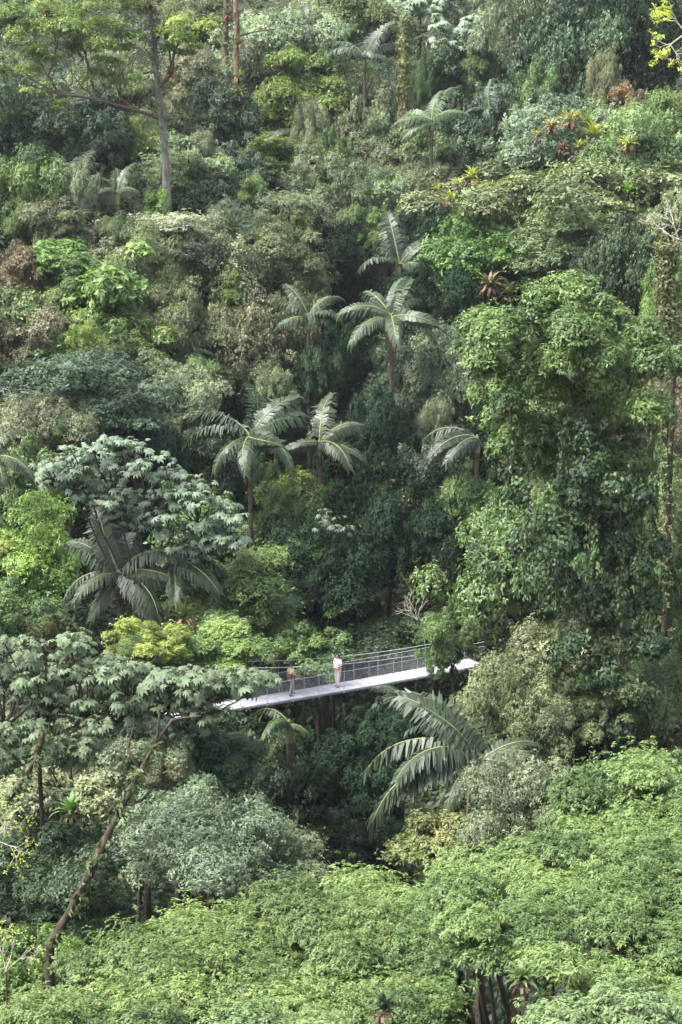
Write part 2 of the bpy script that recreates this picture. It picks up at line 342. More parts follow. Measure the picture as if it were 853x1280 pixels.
# ------------------------------------------------------------------ the crowns of the slope
def T_(*a, **k): return tree(*a, **k)
exec_table = [
 # upper left
 (30,165,58,55,'fine','blue','dark blue-green round tree under the long bare limb of the pale-trunked umbrella tree'),
 (62,140,26,20,'layer','lime','small yellow-green flat-topped tree below the left pads of the umbrella tree'),
 (122,170,40,36,'loose','dark','dark bushy tree in the shade between the umbrella tree limb and its trunk'),
 (170,182,24,30,'fine','light','feathery light green bamboo-like shrub just left of the umbrella tree trunk'),
 (238,100,42,36,'fine','pale','pale hazy grey-green tree right behind the umbrella tree trunk'),
 (24,262,56,60,'dome','mid','big round green tree with shaded lower half at the left edge under the blue-green tree'),
 (228,218,48,36,'drape','grey','grey-green drooping tree that hides the foot of the umbrella tree trunk'),
 (262,252,40,34,'loose','dark','dark glossy tree right below the grey drooping tree at the umbrella tree foot'),
 (272,150,36,40,'dome','dark','dark green tree between the umbrella tree trunk and the bromeliad-hung twin trunks'),
 (335,72,62,48,'fine','pale','hazy pale grey tree wall behind the bromeliad-hung twin trunks'),
 (372,128,56,48,'layer','light','bright layered tree to the right of the bromeliad-hung twin trunks'),
 (408,95,40,30,'dome','light','light green dome tree under the small top palm with pale stem'),
 (350,205,58,26,'layer','mid','flat green layered tree at the foot of the bromeliad-hung twin trunks'),
 (402,250,46,46,'fine','grey','tall grey-green fine-leaved tree standing left of the dark central hollow'),
 (340,275,56,28,'dome','grey','low grey-green tree below the flat layered tree of the twin trunks'),
 (432,18,44,26,'fine','pale','pale olive tree at the top edge above the spreading top palm'),
 (185,308,74,30,'dome','pale','wide pale crown on the left slope below the two upright young palms'),
 (86,292,38,28,'loose','olive','yellowish olive shrub beneath the pale palm with the grey stem'),
 (8,110,34,38,'fine','grey','grey tree cut by the left edge beside the umbrella tree pads'),
 (20,14,44,24,'fine','pale','pale fine-leaved tree in the top left corner behind the umbrella tree'),
 (250,25,40,30,'fine','olive','olive tree behind the topmost yellow-green pad right of the umbrella trunk'),
 (150,110,50,40,'fine','grey','hazy grey tree seen through the gaps under the umbrella tree pads'),
 (300,215,32,30,'loose','blue','bluish dark tree behind the red-brown foot of the bromeliad-hung trunk'),
 (455,168,48,62,'fine','grey','tall grey-green tree left of the vine-wrapped broken trunk'),
 (492,218,46,34,'dome','grey','grey-green rounded tree under the vine-wrapped broken trunk'),
 (448,32,44,34,'loose','mid','mid-green tree directly behind the spreading top palm'),
 # upper middle and right
 (556,98,38,28,'loose','dark','dark layered glossy tree right of the vine-wrapped broken trunk'),
 (640,55,58,78,'fine','grey','tall grey-green tree with long hanging fine foliage at the top middle'),
 (718,95,66,74,'drape','dark','tall dark green tree hung with creepers left of the lime-leaved bare branch'),
 (700,16,62,28,'layer','light','bright green flat pads along the top edge over the creeper-hung tree'),
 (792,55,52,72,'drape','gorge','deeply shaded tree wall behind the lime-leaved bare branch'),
 (784,132,28,26,'loose','rust','rust-brown withered bush above the bromeliad mound'),
 (562,182,46,44,'loose','dark','dark green round tree just right of the arching mid palm'),
 (545,236,32,26,'fine','grey','small grey-green tree left of the red-skirted bromeliads'),
 (465,262,42,38,'dome','grey','grey-green crown above the dark twin fronds in the central hollow'),
 (612,150,34,40,'loose','blue','blue-green tree in shadow left of the bromeliad mound'),
 (690,190,64,52,'dome','pale','pale mossy mound-shaped tree carrying bromeliads on its top'),
 (598,268,70,40,'loose','olive','olive tree with a row of red-skirted bromeliads along its crown'),
 (712,272,110,56,'dome',(.125,.165,.075),'broad light green crown below the bromeliad mound'),
 (798,215,64,56,'dome',(.125,.17,.07),'light green rounded crown at the right edge below the rust-brown bush'),
 (822,165,46,42,'dome','light','bright tree at the right edge just under the lime-leaved branch'),
 (610,325,72,48,'dome','light','light grey-green domed tree with shaded bromeliads hanging under its right side'),
 (775,345,40,58,'drape','dark','dark creeper-clad column tree rising behind the vine-draped giant'),
 (835,300,44,52,'loose','olive','twiggy olive tree at the right edge with bare brown branches'),
 (838,395,34,64,'fine','light','light green slender tree at right edge beside the slim olive creeper-clad trunk'),
 (845,470,30,40,'fine','pale','pale grass-green tree at the right edge right of the giant crown'),
 (740,8,60,24,'fine','blue','bluish shaded tree at the top edge right of the bright pads'),
 (580,8,40,24,'fine','blue','bluish tree at the top edge behind the silvery top tree'),
 (520,205,30,30,'loose','mid','small green tree hiding the foot of the vine-wrapped trunk'),
 (640,215,34,26,'loose','dark','dark tree gap-filling between the bromeliad mound and the bromeliad row'),
 # middle left
 (125,378,62,46,'big','light','bright light green big-leaved tree on the left slope'),
 (76,326,40,20,'big','light','narrow bright green crown just above the big-leaved left tree'),
 (22,352,42,32,'loose','rust','reddish-brown fading tree at the left edge beside the bright big-leaved tree'),
 (28,392,32,24,'big','mid','small glossy green shrub in front of the reddish-brown tree'),
 (30,435,48,36,'loose','rust','dry brown twiggy shrub at the left edge under the glossy shrub'),
 (72,437,32,15,'big','light','low bright green shrub amid the dry brown twigs'),
 (160,430,48,32,'loose','light','lime-tinged shrub below the bright big-leaved tree'),
 (246,345,60,56,'dome','grey','grey-green round tree on the left slope above the vine-smothered dome'),
 (172,342,48,46,'fine','olive','olive fine-leaved tree between the bright big-leaved tree and the round grey one'),
 (215,412,52,44,'fine','olive','olive-brown shrub left of the vine-smothered dome'),
 (318,436,58,60,'drape','olive','vine-smothered brown-green dome tree above the drooping twin palms'),
 (368,408,34,42,'drape','olive','narrow olive creeper tower leaning on the vine-smothered dome'),
 (108,500,94,48,'dome','blue','very wide blue-green crown on the left slope above the silvery cecropia'),
 (212,510,58,46,'fine','grey','grey-green tree touching the right end of the wide blue-green crown'),
 (36,548,54,46,'fine','grey','soft grey-green tree at left edge under the wide blue-green crown'),
 (272,588,46,56,'loose','dark','dark green tree below the left fronds of the drooping palm'),
 (335,340,64,42,'fine','olive','hazy brownish twig-filled tree above the narrow creeper tower'),
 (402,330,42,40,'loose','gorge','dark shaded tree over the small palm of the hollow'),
 (290,300,44,34,'fine','grey','dull grey tree right of the wide pale crown'),
 (28,610,44,46,'loose','mid','mid-green tree at left edge beside the silvery cecropia'),
 # centre
 (512,492,54,52,'fine','blue','slender grey-green tree standing in the hollow below the round-headed palm'),
 (568,470,48,52,'dome','grey','grey-green tree leaning against the left flank of the vine-draped giant'),
 (520,605,44,44,'loose','dark','mid-green tree low in the shaded gorge above the dead twig bush'),
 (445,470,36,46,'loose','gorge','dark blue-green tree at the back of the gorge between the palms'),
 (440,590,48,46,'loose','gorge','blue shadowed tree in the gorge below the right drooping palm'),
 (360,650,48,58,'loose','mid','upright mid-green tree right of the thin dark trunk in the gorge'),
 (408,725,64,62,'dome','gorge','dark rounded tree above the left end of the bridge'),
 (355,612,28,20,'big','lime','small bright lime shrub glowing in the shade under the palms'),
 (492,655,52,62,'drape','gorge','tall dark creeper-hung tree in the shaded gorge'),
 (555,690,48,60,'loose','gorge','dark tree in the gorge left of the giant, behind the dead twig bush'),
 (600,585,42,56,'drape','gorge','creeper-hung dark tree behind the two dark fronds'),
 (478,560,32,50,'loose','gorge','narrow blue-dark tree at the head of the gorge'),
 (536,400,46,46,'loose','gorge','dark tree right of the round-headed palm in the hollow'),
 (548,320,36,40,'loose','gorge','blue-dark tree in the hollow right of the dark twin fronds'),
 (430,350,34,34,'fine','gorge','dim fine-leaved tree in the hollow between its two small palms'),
 # lower left
 (48,695,60,58,'layer','lime','yellow-green layered tree at the left edge in front of the silvery cecropia'),
 (292,752,80,50,'layer','light','bright green layered tree over the left end of the bridge'),
 (262,822,70,30,'layer','light','spreading light green tree drooping over the hidden left end of the bridge'),
 (182,812,42,22,'loose','lime','yellow-green shrub between the two cecropias below the big palm'),
 (20,780,50,36,'loose','mid','mid-green shrub at left edge under the yellow-green layered tree'),
 (250,668,44,40,'big','mid','mid-green leafy tree right of the big left palm fronds'),
 (268,1058,98,58,'fine',(.108,.132,.078),'pale grey-green crown spreading behind the near flat canopy'),
 (90,990,96,62,'loose','grey','dull grey-green tree behind the leaning brown trunk'),
 (75,1105,76,50,'loose','dark','dark leafy tree in the shade at the foot of the leaning trunk'),
 (16,1235,54,50,'loose','light','light green bush in the bottom left corner'),
 (175,960,44,48,'fine','blue','bluish small tree between the leaning trunk and the front cecropia'),
 # under and behind the bridge
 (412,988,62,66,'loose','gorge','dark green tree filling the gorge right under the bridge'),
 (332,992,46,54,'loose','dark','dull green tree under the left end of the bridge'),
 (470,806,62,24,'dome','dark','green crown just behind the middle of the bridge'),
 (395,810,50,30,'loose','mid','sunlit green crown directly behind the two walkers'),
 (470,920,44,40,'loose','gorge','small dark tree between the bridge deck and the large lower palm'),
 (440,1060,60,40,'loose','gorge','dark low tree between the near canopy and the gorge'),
 (548,1048,42,28,'big',(.11,.13,.045),'yellow-green large-leaved shrub below the large lower palm'),
 (650,1012,66,58,'fine','grey','greyish twiggy tree right of the large lower palm'),
 # right flank
 (655,722,84,88,'dome',(.070,.108,.036),'broad light green tree on the right bank above the far end of the bridge'),
 (808,700,58,104,'dome','mid','tall green tree at the right edge beside the creeper-wrapped trunk'),
 (702,840,70,58,'dome','olive','olive-green tree right of where the bridge ends'),
 (640,905,62,62,'fine','olive','grey-olive tree in front of the bridge end above the large lower palm'),
 (835,885,52,60,'fine','olive','brown-green twiggy tree at the right edge above the near canopy'),
 (828,545,40,60,'fine','rust','pinkish-brown withered tree at the right edge under the giant crown'),
 (566,806,27,30,'loose','mid','small green tree draped over the far end of the bridge'),
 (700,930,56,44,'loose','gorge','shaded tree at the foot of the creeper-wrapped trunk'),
 (105,255,20,32,'loose','grey','slim grey tree between the big round left-edge tree and the grey-stemmed palm'),
 (195,270,18,26,'layer','light','little bright layered tree just left of the grey drooping tree at the umbrella foot'),
 (150,292,20,22,'drape','mid','little hanging-leaved tree at the left end of the wide pale crown'),
 (255,195,16,26,'fine','pale','slim pale tree right of the umbrella tree trunk, level with its foot'),
 (315,250,18,24,'layer','light','little yellow-tinged layered tree right of the red-brown trunk foot'),
 (385,175,20,40,'fine','grey','slim grey tree with pale stem beneath the bright layered tree'),
 (420,205,22,36,'loose','mid','slim glossy tree between the tall grey-green trees above the dark hollow'),
 (478,130,16,30,'loose','dark','narrow dark tree squeezed against the left side of the vine-wrapped trunk'),
 (530,100,14,30,'drape','mid','narrow creeper-hung tree against the right side of the vine-wrapped trunk'),
 (600,85,20,36,'layer','mid','slim layered tree between the silvery top cecropia and the tall grey-green top tree'),
 (672,130,22,34,'loose','mid','slim glossy tree just above the left shoulder of the bromeliad mound'),
 (755,110,20,36,'fine','olive','slim olive tree between the creeper-hung tree and the rust-brown bush'),
 (655,250,22,26,'fine','pale','pale fine tuft of a tree between the mossy mound and the bromeliad row'),
 (745,225,24,26,'loose','mid','glossy small tree below the lime bromeliad with the black-purple skirt'),
 (690,320,30,26,'drape','olive','brown-green creeper-hung small tree between the broad light crown and the giant crown'),
 (560,285,22,28,'layer','mid','small layered tree left of the grey-green domed tree with shaded bromeliads'),
 (475,290,22,28,'loose','mid','small glossy tree right above the two dark sweeping palm fronds'),
 (360,305,24,32,'loose','mid','small glossy tree over the hazy brownish twig-filled tree'),
 (290,372,22,30,'layer','light','small fresh green layered tree at the right of the round grey left-slope tree'),
 (205,375,22,26,'drape','mid','small hanging-leaved tree above the olive-brown shrub'),
 (105,430,22,20,'fine','lime','small yellowish shrub between the dry brown twigs and the lime-tinged shrub'),
 (165,468,26,18,'loose','olive','small olive shrub on top of the very wide blue-green crown'),
 (255,480,24,26,'layer','mid','small layered tree just left of the drooping dark palm head'),
 (345,490,20,26,'fine','olive','small olive tree between the vine-smothered dome and the twin palms'),
 (90,540,26,22,'drape','mid','small mid-green tree behind the top of the pale silver cecropia'),
 (395,470,20,34,'loose','dark','slim dark tree above the pale twin palm with the upright frond'),
 (545,540,20,34,'fine','grey','slim grey tree hanging at the left of the two dark combed fronds'),
 (590,630,28,34,'loose','mid','small glossy tree beneath the two dark combed fronds'),
 (330,600,16,26,'drape','dark','narrow dark tree right behind the thin creeper-clad trunk'),
 (390,690,26,22,'layer','light','small light layered tree in front of the dark rounded tree above the bridge'),
 (245,942,54,34,'loose','dark','dark leafy shrub filling the shade below the left end of the bridge'),
 (180,945,44,34,'drape','grey','hanging grey-green shrub in the shade below the front cecropia leaves'),
 (265,985,34,30,'big','dark','dark large-leaved shrub above the pale grey-green spreading crown'),
]
DY = {'bridge': 0}
keys = {36: 'mound', 37: 'row', 41: 'dome', 38: 'broad'}
for idx, row in enumerate(exec_table):
    px, py, rx, ry, kind, colour, label = row
    key = None
    if 'carrying bromeliads' in label: key = 'mound'
    if 'row of red-skirted' in label: key = 'row'
    if 'shaded bromeliads hanging' in label: key = 'shade'
    if 'broad light green crown' in label: key = 'broad'
    if label.startswith('dull grey-green tree behind'): key = 'dull'
    if label.startswith('light green rounded crown'): key = 'round'
    dY = 0.0
    if 'bridge ends' in label or 'in front of the bridge end' in label: dY = -12
    if label.startswith(('greyish twiggy', 'yellow-green large-leaved', 'pale grey-green crown spreading')): dY = -14
    if label.startswith(('dark green tree filling', 'dull green tree under', 'small dark tree between')): dY = -3
    if 'over the left end' in label: dY = -12
    if 'over the hidden left end' in label or label.startswith('yellow-green shrub between'): dY = -20
    if label.startswith('small green tree draped'): dY = -4
    if label.startswith(('green crown just behind', 'sunlit green crown')): dY = 5
    if label.startswith(('broad light green tree on the right',)): dY = 4
    if label.startswith(('dark leafy shrub filling', 'hanging grey-green shrub')): dY = -16
    if label.startswith(('small light layered tree in front', 'slim', 'small', 'little', 'narrow')): dY -= 3
    if label.startswith('small green tree draped'): dY = -11
    nm = 'shrub' if ('shrub' in label or 'bush' in label) else 'broadleaf_tree'
    tree(px, py, rx, ry, kind, colour, label, dY, key, 'shrub' if nm == 'shrub' else 'tree', nm)

# ------------------------------------------------------------------ custom trees from lists of lobes
def px_lobes(L, Y, jit=1.0):
    C = []; Rr = []
    for l in L:
        x, y, r = l[:3]; dy = l[3] if len(l) > 3 else 0.0
        p = at(x, y, Y + dy + rng.normal(0, jit)); C.append(p); Rr.append(r * mpp(p))
    return np.array(C), np.array(Rr)
# pale-trunked umbrella tree
Y = depth(200, 110) - 21
tb = at(207, 262, Y); tb[2] = min(tb[2], float(ground(tb[0], Y))) ; tb[2] = float(ground(tb[0], Y)) - .3
root = ob('umbrella_tree', None, loc=tb)
tag(root, 'tall umbrella tree with pale straight trunk, one long level limb and yellow-green flat pads', 'tree')
T = Tubes(8)
tr = np.array([tb, at(207, 200, Y), at(202, 150, Y), at(196, 95, Y), at(192, 50, Y), at(188, 8, Y)])
tr = np.concatenate([wobble(tr[k], tr[k + 1], 5, .03)[:-1] for k in range(5)] + [tr[-1:]])
T.add(tr - tb, [.36, .27, .23, .2, .14])
ob('trunk', T.mesh('trunk', M['bark_pale']), root); UMB = (root, tb, tr)
T = Tubes(7)
def limb(pts, r0, r1, dy=0, tubes=None):
    P = [at(a, b, Y + (dy * q / max(1, len(pts) - 1))) for q, (a, b) in enumerate(pts)]
    Q = np.concatenate([wobble(P[k], P[k + 1], 5, .06)[:-1] for k in range(len(P) - 1)] + [np.array(P[-1:])])
    (tubes or T).add(Q - tb, [r0, r1])
limb([(200, 148), (170, 138), (120, 124), (75, 118), (50, 105), (34, 96)], .15, .05, -3)
limb([(120, 124), (112, 90), (105, 60), (95, 35)], .13, .05, 2)
limb([(75, 118), (60, 95), (45, 72)], .1, .04)
limb([(170, 138), (150, 122), (150, 105)], .1, .05)
limb([(198, 110), (215, 92), (218, 65), (228, 45)], .16, .06)
limb([(205, 105), (214, 85), (212, 60)], .12, .05)
limb([(194, 80), (170, 50), (150, 22)], .14, .05, 3)
limb([(192, 60), (205, 30), (215, 10)], .1, .05)
limb([(105, 60), (125, 40), (135, 15)], .07, .03, 2)
limb([(105, 75), (90, 55), (70, 40)], .07, .03)
for q in range(16):
    a0 = [(120, 124), (75, 118), (170, 138), (105, 60), (194, 80), (150, 122), (60, 95)][q % 7]; a1 = (a0[0] + rng.normal(0, 28), a0[1] - rng.uniform(25, 70))
    limb([a0, ((a0[0] + a1[0]) / 2 + rng.normal(0, 6), (a0[1] + a1[1]) / 2 + 6), a1], .06, .025, rng.normal(0, 1.5))
ob('limbs', T.mesh('limbs', M['bark']), root)
LL = []
for (x, y, rx) in [(60,28,60),(130,18,52),(35,74,42),(110,58,48),(150,45,34),(95,40,40),(20,50,26),(165,8,40),(75,8,40),(150,100,26),(140,78,26),(45,100,20),(60,60,30),(120,90,24),(150,60,24),(30,30,30),(15,85,26),(100,5,36),(10,12,26)]:
    for q in range(3): LL.append((x + rng.normal(0, rx * .4), y + rng.normal(0, 6), rx * .42))
C, Rr = px_lobes(LL, Y, 2.0)
fm = foliage_mesh('crown', C - tb, Rr, M['leaf'], flat=.36, n=9000, k=6, L=.20, W=.08, spread=.9, upb=.8, inner=.6, up=1.0)
ob('crown', fm, root, color=(.128, .18, .052))
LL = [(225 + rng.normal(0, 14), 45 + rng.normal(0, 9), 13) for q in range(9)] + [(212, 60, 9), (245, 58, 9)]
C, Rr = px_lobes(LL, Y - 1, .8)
fm = foliage_mesh('bright_pad', C - tb, Rr, M['leaf'], flat=.35, n=1500, k=6, L=.2, W=.09, spread=.9, upb=.8, inner=.6, up=1.0)
ob('bright_pad', fm, root, color=(.16, .225, .05))  # right-hand pad, lighter yellow-green than the crown

# vine-draped giant on the right
Y = 84.0
tb = at(776, 980, Y); tb[2] = float(ground(tb[0], Y)) - .3
root = ob('giant_tree', None, loc=tb); GIANT = tb
tag(root, 'giant broad-crowned bright green tree on a creeper-wrapped trunk, right of the bridge', 'tree')
T = Tubes(9)
tr = [tb, at(775, 920, Y), at(778, 830, Y), at(770, 720, Y), at(752, 620, Y), at(735, 520, Y), at(715, 430, Y)]
tr = np.concatenate([wobble(tr[k], tr[k + 1], 5, .03)[:-1] for k in range(6)] + [np.array(tr[-1:])])
T.add(tr - tb, [.75, .5, .45, .4, .3]); ob('trunk', T.mesh('trunk', M['bark']), root)
T = Tubes(7)
for pts in ([(752,620),(700,560),(650,520),(612,512)], [(740,560),(800,500),(830,420)], [(735,520),(690,450),(640,430)], [(725,480),(750,420),(770,380)], [(718,440),(690,400),(670,385)], [(770,700),(800,640),(815,560),(832,500)], [(740,560),(780,520),(800,450)]):
    limb(pts, .22, .07, rng.normal(0, 2))
ob('limbs', T.mesh('limbs', M['bark_moss']), root)
big = [(618,402,34),(650,385,34),(690,385,38),(735,378,36),(775,395,38),(812,420,36),(835,450,30),(600,440,32),(640,430,40),(690,430,44),(740,425,44),(790,445,42),
       (620,470,34),(660,475,40),(710,480,44),(760,485,44),(808,490,36),(700,405,30),(655,520,34),(700,530,38),(745,535,36),(785,530,34),(640,555,24),(725,360,26),(765,365,24),(600,415,22),(680,560,30),(760,560,32),(800,575,28)]
LL = []
for (x, y, r) in big:
    y += 14
    for q in range(3): LL.append((x + rng.normal(0, r * .5), y + rng.normal(0, r * .45), r * .58, rng.normal(0, 2.6)))
C, Rr = px_lobes(LL, Y, .5)
ob('crown', foliage_mesh('crown', C - tb, Rr, M['glossy'], flat=.75, n=33000, k=6, L=.20, W=.088, spread=.85, upb=.5, droop=.2, inner=.6), root, color=(.086, .134, .040))
# creeper on its trunk: a plant of its own
col = [(720,600,34),(700,640,36),(755,620,34),(690,690,34),(735,680,38),(780,660,34),(712,740,32),(760,740,36),(800,720,32),(740,800,34),(785,800,36),(715,800,26),(755,860,32),(800,860,34),(770,910,28),(730,870,26),(650,580,20),(640,620,18),(800,610,30)]
cover_px = [(748,600,22),(758,630,24),(762,660,24),(768,690,24),(772,720,24),(776,750,24),(778,900,24),(778,930,24),(745,570,22),(738,540,22)]
LL = []
for (x, y, r) in col:
    for q in range(3): LL.append((x + rng.normal(0, r * .5), y + rng.normal(0, r * .6), r * .42, rng.normal(-1.5, 1.5)))
for (x, y, r) in cover_px:
    for q in range(3): LL.append((x + rng.normal(0, 8), y + rng.normal(0, 9), r * .5, rng.normal(-1.6, .4)))
C, Rr = px_lobes(LL, Y - 1, .3)
cr = ob('climbing_creeper', None, loc=tb + np.array([0, -.8, 0]))
tag(cr, 'dark glossy creeper wrapping the giant trunk and hanging in curtains from its crown', 'creeper')
off = tb + np.array([0, -.8, 0])
ob('leaves', foliage_mesh('leaves', C - off, Rr, M['glossy'], flat=1.0, n=26000, k=5, L=.22, W=.12, droop=.8, spread=.8, zmin=-.8, inner=.6, oddp=.025), cr, color=(.030, .058, .020))
def strands(specs, Yd, L=.24, W=.11, per=9):
    P = []; tubes = []
    for (x, y, ln) in specs:
        p = at(x, y, Yd + rng.normal(0, 1.2)); q = at(x + rng.normal(0, 4), y + ln, p[1])
        Q = wobble(p, q, 8, .08); tubes.append(Q)
        m = int(np.linalg.norm(q - p) * per)
        t = rng.uniform(0, 1, m)
        P.append(np.stack([np.interp(t, np.linspace(0, 1, 8), Q[:, c]) for c in range(3)], 1) + rng.standard_normal((m, 3)) * .1)
    P = np.concatenate(P); D = unit(rng.standard_normal((len(P), 3)) + np.array([0, -.6, .1]))
    V, t, o = leaf_quads(P, D, 3, L, W, .7, .9, np.full(len(P), .45), .03)
    return V, t, o, tubes
sp = [(rng.choice([655, 690, 705, 745, 790, 820]) + rng.normal(0, 9), rng.uniform(500, 640), rng.uniform(40, 170)) for q in range(20)] + [(rng.uniform(690, 800), rng.uniform(640, 800), rng.uniform(40, 110)) for q in range(14)]
V, t, o, tb2 = strands(sp, Y - 3)
ob('hanging_strands', mesh_np('hanging_strands', V - off.astype(np.float32), np.arange(len(V)), 4, M['glossy'], {'tone': t, 'odd': o}), cr, color=(.035, .066, .02))
for Q in tb2:
    T = Tubes(4); T.add(Q - off, [.03, .02]); ob('vine_stem', T.mesh('vine_stem', M['bark_dark']), cr)

# near flat canopy at the bottom of the photograph
PAL['front'] = (.100, .152, .047)
def pads_tree(name, label, outline, bottom, Yfar, Ynear, npads, rpad, colour, trunks, nspr, L=.122, W=.046, k=10, xlim=(0, 853)):
    ox = [a for a, b in outline]; oy = [b for a, b in outline]
    C = []; Rr = []; used = []
    for q in range(npads * 30):
        if len(C) >= npads: break
        x = rng.uniform(*xlim); top = np.interp(x, ox, oy); bot = np.interp(x, [a for a, b in bottom], [b for a, b in bottom])
        if bot - top < 8: continue
        f = rng.uniform(0, 1) ** .9
        y = top + 20 + (bot - top - 20) * f
        sc_ = 48.0 / (Yfar + (Ynear - Yfar) * f)
        if any(((x - a) / (66 * sc_)) ** 2 + ((y - b) / (20 * sc_)) ** 2 < 1 for a, b in used): continue
        used.append((x, y))
        Yq = Yfar + (Ynear - Yfar) * f + rng.normal(0, .7)
        r = rpad * rng.uniform(.8, 1.25)
        p = at(x, y, Yq); C.append(p + np.array([0, 0, rng.normal(0, .20)])); Rr.append(r)
    C = np.array(C); Rr = np.array(Rr)
    # a second, sparser storey below the first
    low = C[rng.choice(len(C), len(C) // 5)] + np.array([0, 0, -1.2]) + rng.standard_normal((len(C) // 5, 3)) * np.array([.5, .5, .5])
    C = np.concatenate([C, low]); Rr = np.concatenate([Rr, rng.uniform(.6, 1.0, len(low)) * rpad])
    tx = C.mean(0); tb = np.array([tx[0], tx[1], float(ground(tx[0], tx[1])) - .3])
    root = ob(name, None, loc=tb); tag(root, label, 'tree')
    fork = np.array([tx[0], tx[1], tx[2] - 5.5])
    T = Tubes(8); T.add(wobble(tb, fork, 8, .04) - tb, [.5, .38]); ob('trunk', T.mesh('trunk', M['bark_dark']), root)
    T = Tubes(6)
    for j in rng.choice(len(C), min(34, len(C)), replace=False):
        m = fork + (C[j] - fork) * np.array([.55, .55, .3]) + rng.standard_normal(3) * .3
        Q = np.concatenate([wobble(fork, m, 5, .08)[:-1], wobble(m, C[j] - np.array([0, 0, .15]), 5, .1)])
        T.add(Q - tb, [.2, .03])
    ob('limbs', T.mesh('limbs', M['bark_dark']), root)
    ob('crown', foliage_mesh('crown', C - tb, Rr, M['leaf'], flat=.32, n=int(nspr * 2.8), k=k, L=L, W=W, spread=.93, upb=.9, inner=.7, up=1.0, zmin=-.05, oddp=.015), root, color=colour)
    return C, Rr, root
pads_tree('canopy_tree', 'near yellow-green tree whose rounded dome rises at the right edge above the flat canopy',
          [(670, 1040), (695, 1000), (720, 965), (760, 945), (800, 938), (853, 942), (920, 950)], [(670, 1055), (760, 1075), (920, 1095)], 57, 53, 52, .85, PAL['front'], None, 8000, xlim=(680, 900))
pads_tree('canopy_tree', 'near flat-topped yellow-green tree with dark shaded gaps, filling the bottom right',
          [(400, 1115), (470, 1098), (540, 1082), (600, 1062), (660, 1045), (740, 1042), (920, 1050)], [(400, 1300), (540, 1285), (580, 1215), (640, 1195), (740, 1190), (800, 1235), (920, 1270)], 52, 42, 100, .85, tuple(np.array(PAL['front']) * .95), None, 15000, xlim=(420, 900))
pads_tree('canopy_tree', 'near flat-topped tree with orange-tinged leaves sloping down to the bottom left corner',
          [(40, 1250), (90, 1208), (160, 1165), (240, 1130), (330, 1108), (420, 1098), (520, 1110)], [(40, 1290), (520, 1300)], 50.5, 42, 84, .82, tuple(np.array(PAL['front']) * np.array([1.06, 1.0, .95])), None, 13000, xlim=(50, 470))
pads_tree('canopy_tree', 'lowest pale green treetop just entering at the bottom edge, right of the dark gap',
          [(680, 1270), (730, 1248), (790, 1250), (840, 1275), (900, 1280)], [(680, 1310), (900, 1320)], 37, 35, 26, .7, (.10, .145, .06), None, 3500, xlim=(690, 850))
pads_tree('canopy_tree', 'small light green treetop peeking in at the middle of the bottom edge',
          [(285, 1275), (330, 1260), (400, 1275)], [(285, 1310), (400, 1310)], 37, 35, 14, .6, (.11, .16, .06), None, 2000, xlim=(290, 395))
